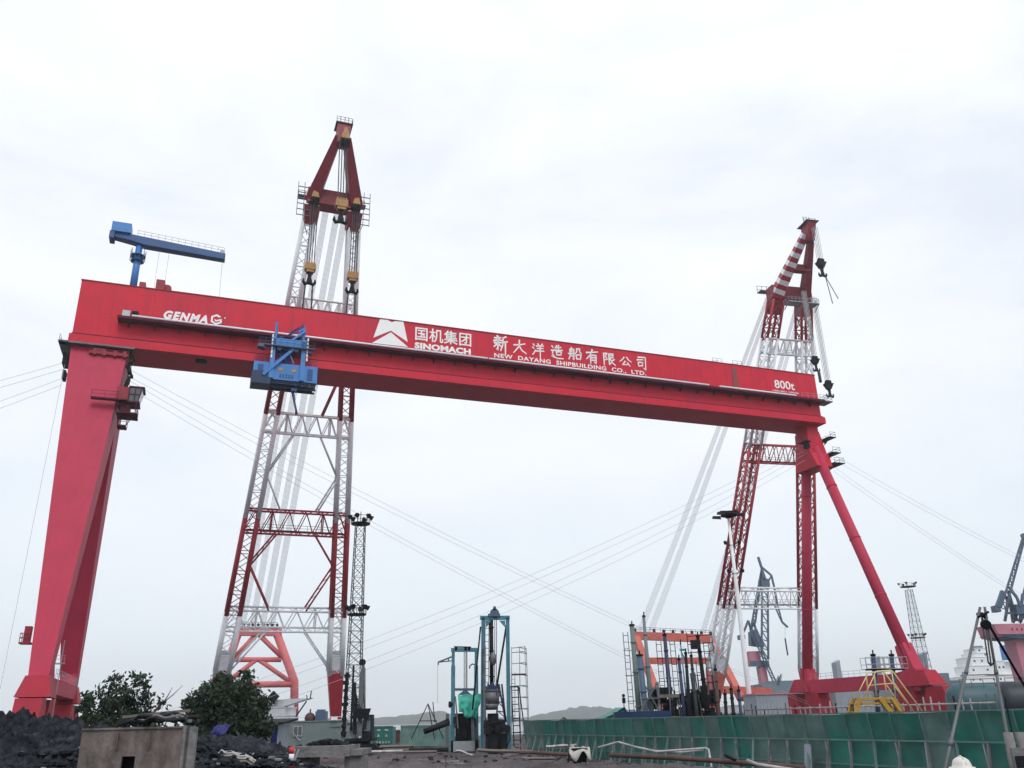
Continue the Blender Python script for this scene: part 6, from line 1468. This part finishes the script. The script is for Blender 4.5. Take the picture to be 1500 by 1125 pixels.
for lab, x0, x1, yt, m, r in (('dark green tank shaped hull moored behind the tripod', 1408, 1474, 999, 'hullgreen', 2.4), ('black rounded hull at the right edge beside the green one', 1476, 1560, 996, 'hullblack', 2.6)):
    T = thing('moored_hull', lab, 'hull', V((at((x0 + x1) / 2, 1020, D11).x, D11, 0)))
    a, b = at(x0, 1013, D11), at(x1, 1013, D11); zc = (at((x0 + x1) / 2, yt, D11).z) - r
    mb = MB(); mb.path([V((a.x - .3, D11 + 3, zc)), V((a.x, D11 + 3, zc)), V((a.x + .8, D11 + 3, zc)), V((b.x - .8, D11 + 3, zc)), V((b.x, D11 + 3, zc)), V((b.x + .2, D11 + 3, zc))], [r * .55, r * .82, r, r, r * .85, r * .6], n=26); mb.build('shell', M[m], T)
    mb = MB()
    for f_ in (.2, .5, .8): p = lerp(a, b, f_); mb.box(p.x - .3, p.x + .3, D11 + .9, D11 + 5, 0, zc - r * .6)
    rail(mb, [V((a.x + .6, D11 + 1.2, zc + r * .72)), V((b.x - .6, D11 + 1.2, zc + r * .72))], r=.05, step=1.4); mb.build('cradle', M['steel'], T)
D12 = 185.0
SL = thing('moored_ship', 'white ship superstructure behind the dense tree and the salmon frame', 'ship', V((at(410, 1050, D12).x, D12, 0)))
tiers(SL, [(352, 418, 1070, 1049), (358, 417, 1049, 1037), (366, 415, 1037, 1026)], D12, 10, M['white'])
mb = MB(); a, b, c, d = at(412, 1036, D12), at(416, 1024, D12), at(455, 1022.5, D12), at(440, 1027, D12); mb.prism([a, d, c, b], (0, 3, 0)); mb.build('bridge_wing', M['white'], SL)
mb = MB(); mb.tube(at(454.5, 1024, D12), at(456, 1012, D12), .12, n=5); mb.tube(at(450, 1024, D12), at(449, 1018, D12), .1, n=5); mb.tube(at(449, 1027, D12), at(433, 1050, D12), .15, n=5); mb.beam(at(396, 1026, D12), at(405, 1016, D12), .9, 1.6); mb.build('mast', M['darksteel'], SL)
rl_ = MB(); rail(rl_, [at(360, 1049, D12), at(417, 1049, D12)], r=.06, step=1.5); rail(rl_, [at(366, 1037, D12), at(415, 1037, D12)], r=.06, step=1.5); rl_.build('deck_rail', M['white'], SL)
mb = MB(); a, b = at(340, 1072, D12), at(470, 1072, D12); mb.prism([V((a.x, D12 - 1, 0)), V((b.x, D12 - 1, 0)), V((b.x + 2, D12 - 1, 3)), V((a.x, D12 - 1, 3))], (0, 12, 0)); mb.build('hull', M['shipgrey'], SL)
mb = MB(); p = at(454, 1052, 160); mb.ball(p, .95, 12, 8); mb.tube(p - V((0, 0, 2.6)), p, .8, n=12); mb.tube(p, p + V((0, 0, 1.5)), .14, n=6); tag(mb.build('mooring_winch', M['rust'], None, V((p.x, p.y, 0))), 'dull rusty round topped winch above the hut roof', 'winch')
mb = MB(); p = at(471, 1050, 160); mb.box(p.x - .9, p.x + .9, 159, 161, p.z - 3, p.z + .9); mb.box(p.x - .7, p.x + .5, 159.2, 160.8, p.z + .9, p.z + 1.2); tag(mb.build('deck_generator', M['slate'], None, V((p.x, p.y, 0))), 'dark blue grey box of machinery beside the red crane foot', 'generator')

# ------------------------------------------------------------------ tripod hoist and worker at the right edge
D13 = 13.5
TP = thing('tripod_hoist', 'tall tripod of grey steel poles with a pulley, in front of the green fence', 'tripod', ground(1430, D13))
apx = at(1436, 897, D13)
for nm, tp, bt, Db in (('pole', (1435, 893), (1385, 1125), D13 - .6), ('pole', (1443, 893), (1484, 1125), D13 - .2), ('pole', (1440, 900), (1502, 1007), D13 + 2.4)):
    t_ = at(*tp, D13); b_ = at(*bt, Db); d = (b_ - t_).normalized(); b2 = t_ + d * (t_.z / -d.z)
    if nm: mb = MB(); mb.tube(t_ - d * .04, b2, .020, .026, n=10); k = lerp(t_, b2, .45); mb.tube(k, k + d * .1, .033, n=10); k = lerp(t_, b2, .22); mb.tube(k, k + d * .06, .029, n=10); mb.build('pole', M['steel'] if bt[0] < 1500 else M['black'], TP)
mb = MB(); mb.beam(apx + V((-.06, 0, -.02)), apx + V((.08, 0, -.08)), .035); mb.tube(apx + V((-.08, -.05, -.08)), apx + V((.1, -.05, .0)), .018, n=6); c = at(1444, 915, D13 - .1); mb.disc(c, (0, 1, .2), .07, .07, n=14); mb.path(sag(apx, c, .03, 5), .012, n=5); mb.build('pulley', M['black'], TP)
for i, (xa, xb, ya, yb) in enumerate(((1438, 1448, 905, 972), (1444, 1452, 915, 975), (1447, 1456, 915, 968))):
    mb = MB(); mb.tube(at(xa, ya, D13 - .1), at(xb, yb, D13 - .1), .012, n=5); mb.build('rope', M['drope'], TP)
mb = MB(); mb.path([at(1448, 970, D13 - .1), at(1451, 975, D13 - .1), at(1455, 972, D13 - .1), at(1456, 966, D13 - .1)], .014, n=6); mb.build('rope_hook', M['black'], TP)
HB = thing('pile_hammer', 'muddy grey steel hammer block hanging at the right pole of the tripod', 'hammer', at(1482, 1125, D13 - .6))
mb = MB(); a, b = at(1472, 1073, D13 - .5), at(1487, 1073, D13 - .5)
for x in (a.x, b.x + .02): mb.tube(V((x + .06, D13 - .5, a.z - 1.5)), V((x + .04, D13 - .5, a.z)), .065, n=10)
mb.box(a.x, b.x + .15, D13 - .58, D13 - .42, a.z - 1.0, a.z - .2); mb.build('hammer_body', M['concrete'], HB)
mb = MB(); mb.tube(V((a.x + .1, D13 - .5, a.z - .003)), V((a.x + .12, D13 - .48, a.z + .45)), .014, n=5); mb.build('hanger', M['darksteel'], HB); mb = MB(); mb.box(a.x + .02, b.x + .1, D13 - .6, D13 - .585, a.z - .45, a.z - .3); mb.build('clamp_plate', M['darksteel'], HB)
# worker: one skinned body with overalls, helmet
PX = at(1407, 1113, 13.2); px_, py_ = PX.x, 13.2; HZ = PX.z - 1.80
PE = thing('person', 'worker in a dusty white helmet at the bottom right, below the tripod', 'person', (px_, py_, HZ))
def skin(name, pts, edges, rad, m, parent, root=0):
    me = bpy.data.meshes.new(name); o0 = wloc(parent); me.from_pydata([tuple(V(p)) for p in pts], edges, []); me.materials.append(m)
    o = bpy.data.objects.new(name, me); C.objects.link(o); o.parent = parent
    md = o.modifiers.new('skin', 'SKIN'); md.use_smooth_shade = True
    for i, v_ in enumerate(me.skin_vertices[0].data): v_.radius = rad[i] if hasattr(rad[i], '__len__') else (rad[i], rad[i]); v_.use_root = i == root
    sb = o.modifiers.new('sub', 'SUBSURF'); sb.levels = 2; sb.render_levels = 2
    return o
pts = [(0, 0, .96), (0, -.01, 1.12), (0, 0, 1.30), (0, 0, 1.44), (0, -.01, 1.53), (0, -.02, 1.60),
       (-.19, 0, 1.42), (-.25, -.03, 1.14), (-.22, -.2, .95), (-.2, -.28, .92), (.19, 0, 1.42), (.25, -.03, 1.14), (.22, -.2, .95), (.2, -.28, .92),
       (-.1, 0, .9), (-.11, -.03, .5), (-.11, .02, .08), (-.11, -.13, .04), (.1, 0, .9), (.11, -.04, .5), (.11, .02, .08), (.11, -.13, .04)]
ed = [(0, 1), (1, 2), (2, 3), (3, 4), (4, 5), (3, 6), (6, 7), (7, 8), (8, 9), (3, 10), (10, 11), (11, 12), (12, 13), (0, 14), (14, 15), (15, 16), (16, 17), (0, 18), (18, 19), (19, 20), (20, 21)]
rad = [(.15, .11), (.14, .10), (.17, .12), (.12, .09), .055, .05, .07, .05, .042, .03, .07, .05, .042, .03, .09, .065, .05, .04, .09, .065, .05, .04]
skin('body', pts, ed, rad, M['cloth'], PE)
mb = MB(); c = V((px_, py_ - .01, HZ + 1.66)); mb.ball(c, .098, 18, 14, sz=1.22); i0 = len(mb.v)
mb.path([c + V((0, -.09, .02)), c + V((0, -.118, -.015)), c + V((0, -.095, -.03))], [.012, .018, .014], n=6)
for s in (-1, 1): mb.ball(c + V((s * .1, .0, -.005)), .026, 8, 6, sz=1.3)
mb.path([c + V((-.03, -.092, -.062)), c + V((0, -.098, -.062)), c + V((.03, -.092, -.062))], .007, n=5)
mb.build('head', M['skin'], PE)
mb = MB()
for s in (-1, 1): mb.ball(c + V((s * .036, -.09, .018)), .012, 8, 6)
mb.build('eyes', M['black'], PE)
for s in (-1, 1):
    mb = MB(); h0 = V((px_ + s * .2, py_ - .28, HZ + .92)); mb.hexa([h0 + V((-.04, -.09, -.015)), h0 + V((.04, -.09, -.015)), h0 + V((.035, .02, -.015)), h0 + V((-.035, .02, -.015)), h0 + V((-.04, -.09, .015)), h0 + V((.04, -.09, .015)), h0 + V((.035, .02, .015)), h0 + V((-.035, .02, .015))])
    for k in range(4): x = -.03 + .02 * k; mb.path([h0 + V((x, -.085, 0)), h0 + V((x * 1.05, -.12, -.01)), h0 + V((x * 1.05, -.145 - .008 * (k in (1, 2)), -.035))], [.0095, .009, .007], n=6)
    mb.path([h0 + V((-s * .035, -.02, 0)), h0 + V((-s * .065, -.06, -.01)), h0 + V((-s * .06, -.09, -.02))], [.012, .01, .008], n=6); mb.build('hand', M['skin'], PE)
mb = MB(); n, base = 22, len(mb.v); hc = c + V((0, .005, .045)); prof = [(.185, -.012, 1), (.18, .0, 1), (.135, .012, 0), (.128, .05, 0), (.105, .095, 0), (.06, .125, 0), (.0, .135, 0)]
for r, z, br_ in prof:
    for k in range(n):
        t = 6.283 * k / n; ex = (1.0 + (.16 if br_ and math.sin(t) < -.3 else 0)); mb.v.append(hc + V((r * math.cos(t) * .93, r * math.sin(t) * ex * 1.06, z - (.02 if br_ and math.sin(t) < -.3 else 0))))
for j in range(len(prof) - 1):
    for k in range(n): k2 = (k + 1) % n; mb.f.append((base + j * n + k, base + j * n + k2, base + (j + 1) * n + k2, base + (j + 1) * n + k)); mb.m.append(0); mb.sm.append(True)
mb.path([hc + V((0, -.13, .03)), hc + V((0, -.09, .112)), hc + V((0, 0, .14)), hc + V((0, .09, .112)), hc + V((0, .13, .03))], .016, n=6)
mb.build('helmet', M['helmet'], PE)

# ------------------------------------------------------------------ loose things on the ground
def gpipe(label, pts, r, m, name='pipe', cat='pipe', grp=None, n=8):
    mb = MB(); mb.path(pts, r, n=n); o = mb.build(name, m, None, pts[0]); return tag(o, label, cat, grp)
gpipe('thin pale hose propped in long bends before the green fence', [at(876, 1095, 41), at(906, 1087, 41), at(930, 1094, 40), at(962, 1101, 39), at(1000, 1098.5, 39), at(1034, 1096, 38.5), at(1038, 1098, 38), at(1043, 1128, 37)], .045, M['pvc'], 'hose', 'hose')
gpipe('second pale hose running beside the bent one before the fence', [at(962, 1100, 40.3), at(1000, 1102, 40), at(1030, 1098, 39.5)], .04, M['pvc'], 'hose', 'hose')
gpipe('long muddy pinkish pipe lying along the ground before the fence', [at(893, 1106, 37), at(985, 1110, 36), at(1084, 1117, 35), at(1180, 1125, 34)], .09, M['rust'])
gpipe('pale pipe bending away at the end of the long muddy pipe', [at(1095, 1114, 33), at(1110, 1120, 32.5), at(1150, 1126, 32), at(1220, 1136, 31)], .06, M['pvc'])
gpipe('dark stick jutting up from the end of the muddy pipe', [at(1062, 1106, 35), at(1078, 1114, 34.8)], .06, M['black'], 'stick', 'stick')
random.seed(81)
labs = ('bent', 'straight', 'short', 'long', 'broken')
spec = [(545, 1091, 590, 1096, 60, .1, 'pvc', 'flat pale plank on the mud right of the excavator tracks'), (556, 1086, 606, 1088, 72, .12, 'timber', 'grey timber baulk behind the pale plank right of the excavator'),
 (600, 1097, 656, 1088, 62, .14, 'darksteel', 'dark pipe lying on the mud left of the shorter rig'), (580, 1093, 640, 1099, 58, .08, 'timber', 'thin grey pole lying across the mud left of the shorter rig'),
 (668, 1098, 692, 1107, 58, .07, 'pvc', 'pale stick lying slanted below the shorter rig'), (700, 1099, 780, 1101, 64, .12, 'timber', 'long timber lying in front of the tall drilling rig'),
 (760, 1100, 850, 1106, 52, .1, 'rust', 'rusty rod on the mud right of the tall drilling rig'), (640, 1114, 700, 1110, 40, .06, 'steel', 'steel bar half buried in the middle foreground mud'),
 (770, 1112, 812, 1107, 44, .07, 'timber', 'short timber piece before the white draped bin'), (560, 1108, 575, 1107.5, 40, .07, 'pvc', 'small pale slab on the mud right of the concrete slab'), (905, 1112, 985, 1117, 33, .05, 'timber', 'thin branch lying below the long muddy pipe'),
 (800, 1094, 845, 1092, 66, .1, 'pvc', 'pale plank at the foot of the fence right of the rigs'), (720, 1119, 850, 1124, 30, .05, 'rust', 'rusty bar lying along the bottom edge in the middle')]
for x0, y0, x1, y1, D, w_, m, lab in spec:
    a, b = at(x0, y0, D), at(x1, y1, D + random.uniform(-1, 1)); mb = MB(); n = 5
    pts = [lerp(a, b, i / n) + V((0, 0, random.uniform(-.03, .03))) for i in range(n + 1)]
    for p in pts: p.z = max(.05, min(p.z, .9))
    mb.path(pts, w_, n=7 if 'pip' in lab or 'bar' in lab or 'rod' in lab else 4); nm = 'plank' if 'plank' in lab or 'timber' in lab else ('pipe' if 'pipe' in lab else 'bar'); tag(mb.build(nm, M[m], None, pts[0]), lab, nm)
BN = thing('skip_bin', 'small dark metal bin draped with dirty white canvas before the fence', 'bin', ground(848, 48))
a, b = at(836, 1100, 48), at(860, 1100, 48); zt3 = at(848, 1096, 48).z
mb = MB(); zb3 = max(0.0, at(848, 1117, 48).z); mb.hexa([V((a.x + .1, 47.6, zb3)), V((b.x - .1, 47.6, zb3)), V((b.x - .1, 48.5, zb3)), V((a.x + .1, 48.5, zb3)), V((a.x, 47.5, zt3)), V((b.x, 47.5, zt3)), V((b.x, 48.6, zt3)), V((a.x, 48.6, zt3))])
for f_ in (.15, .5, .85): x = a.x + (b.x - a.x) * f_; mb.box(x - .03, x + .03, 47.44, 47.5, 0, zt3)
mb.build('bin_body', M['black'], BN)
mb = MB(); n = 12
for i in range(n + 1):
    for j in range(7):
        u, v_ = i / n, j / 6; x = a.x - .12 + (b.x - a.x + .24) * u; d = .14 + .5 * abs(math.sin(u * 4.2 + .4)) ** 2
        if j < 4: p = V((x, 48.7 - 1.25 * v_ * 1.6, zt3 + .05 + .1 * noise.noise((u * 6, v_ * 6, 4)) - .14 * math.sin(math.pi * u) * math.sin(math.pi * min(1, v_ * 1.6))))
        else: p = V((x, 47.4 - .05 * (j - 3), zt3 + .03 - d * (j - 3) / 3))
        mb.v.append(p)
for i in range(n):
    for j in range(6): k = i * 7 + j; mb.f.append((k, k + 7, k + 8, k + 1)); mb.m.append(0); mb.sm.append(True)
o = mb.build('canvas', M['sand'], None, V((a.x, 48, zt3))); tag(o, 'dirty white canvas sagging over the dark metal bin', 'canvas'); sd = o.modifiers.new('t', 'SOLIDIFY'); sd.thickness = .015
mb = MB(); p = at(832, 1118, 47.5); mb.tube(V((p.x, 47.5, 0)), at(833.5, 1089, 47.5), .035, n=6); tag(mb.build('stake', M['darksteel'], None, V((p.x, 47.5, 0))), 'dark upright stake left of the draped bin', 'stake')
mb = MB(); p = at(655, 1125, 26); mb.tube(V((p.x, 26, 0)), at(653, 1108, 26), .014, n=5); tag(mb.build('stake', M['rust'], None, V((p.x, 26, 0))), 'thin rusty rebar stake in the foreground mud', 'stake')

# ------------------------------------------------------------------ haze
mb = MB(); mb.box(-2600, 2600, -60, 3300, -6, 165); hz_ = mb.build('haze', [])
hm = bpy.data.materials.new('haze'); hm.use_nodes = True; t = hm.node_tree; t.nodes.clear()
vo = t.nodes.new('ShaderNodeVolumePrincipled'); vo.inputs['Color'].default_value = (.97, .985, 1, 1); vo.inputs['Density'].default_value = .00022; vo.inputs['Anisotropy'].default_value = .55
oo = t.nodes.new('ShaderNodeOutputMaterial'); t.links.new(vo.outputs[0], oo.inputs['Volume'])
hz_.data.materials.append(hm); hz_['kind'] = 'stuff'

# ------------------------------------------------------------------ groups for the kinds that repeat
GROUPS = {'drill mast': 'drill masts behind the green fence', 'tree': 'bushy trees at the left', 'container': 'shipping containers at the back of the yard', 'floating crane': 'floating cranes lifting the girder', 'drilling rig': 'portal drilling rigs in the yard', 'harbour crane': 'portal cranes across the harbour', 'light mast': 'lattice floodlight masts', 'cabin': 'grey cabins behind the fence', 'tent': 'green tents behind the fence', 'ship': 'ships in the harbour', 'hull': 'rounded hulls moored at the right', 'plank': 'planks and timbers on the mud', 'pipe': 'pipes lying on the ground', 'bar': 'bars and sticks on the mud', 'stake': 'stakes in the mud'}
for o in C.objects:
    if o.parent is None and o.get('category') in GROUPS and not o.get('group'): o['group'] = GROUPS[o['category']]
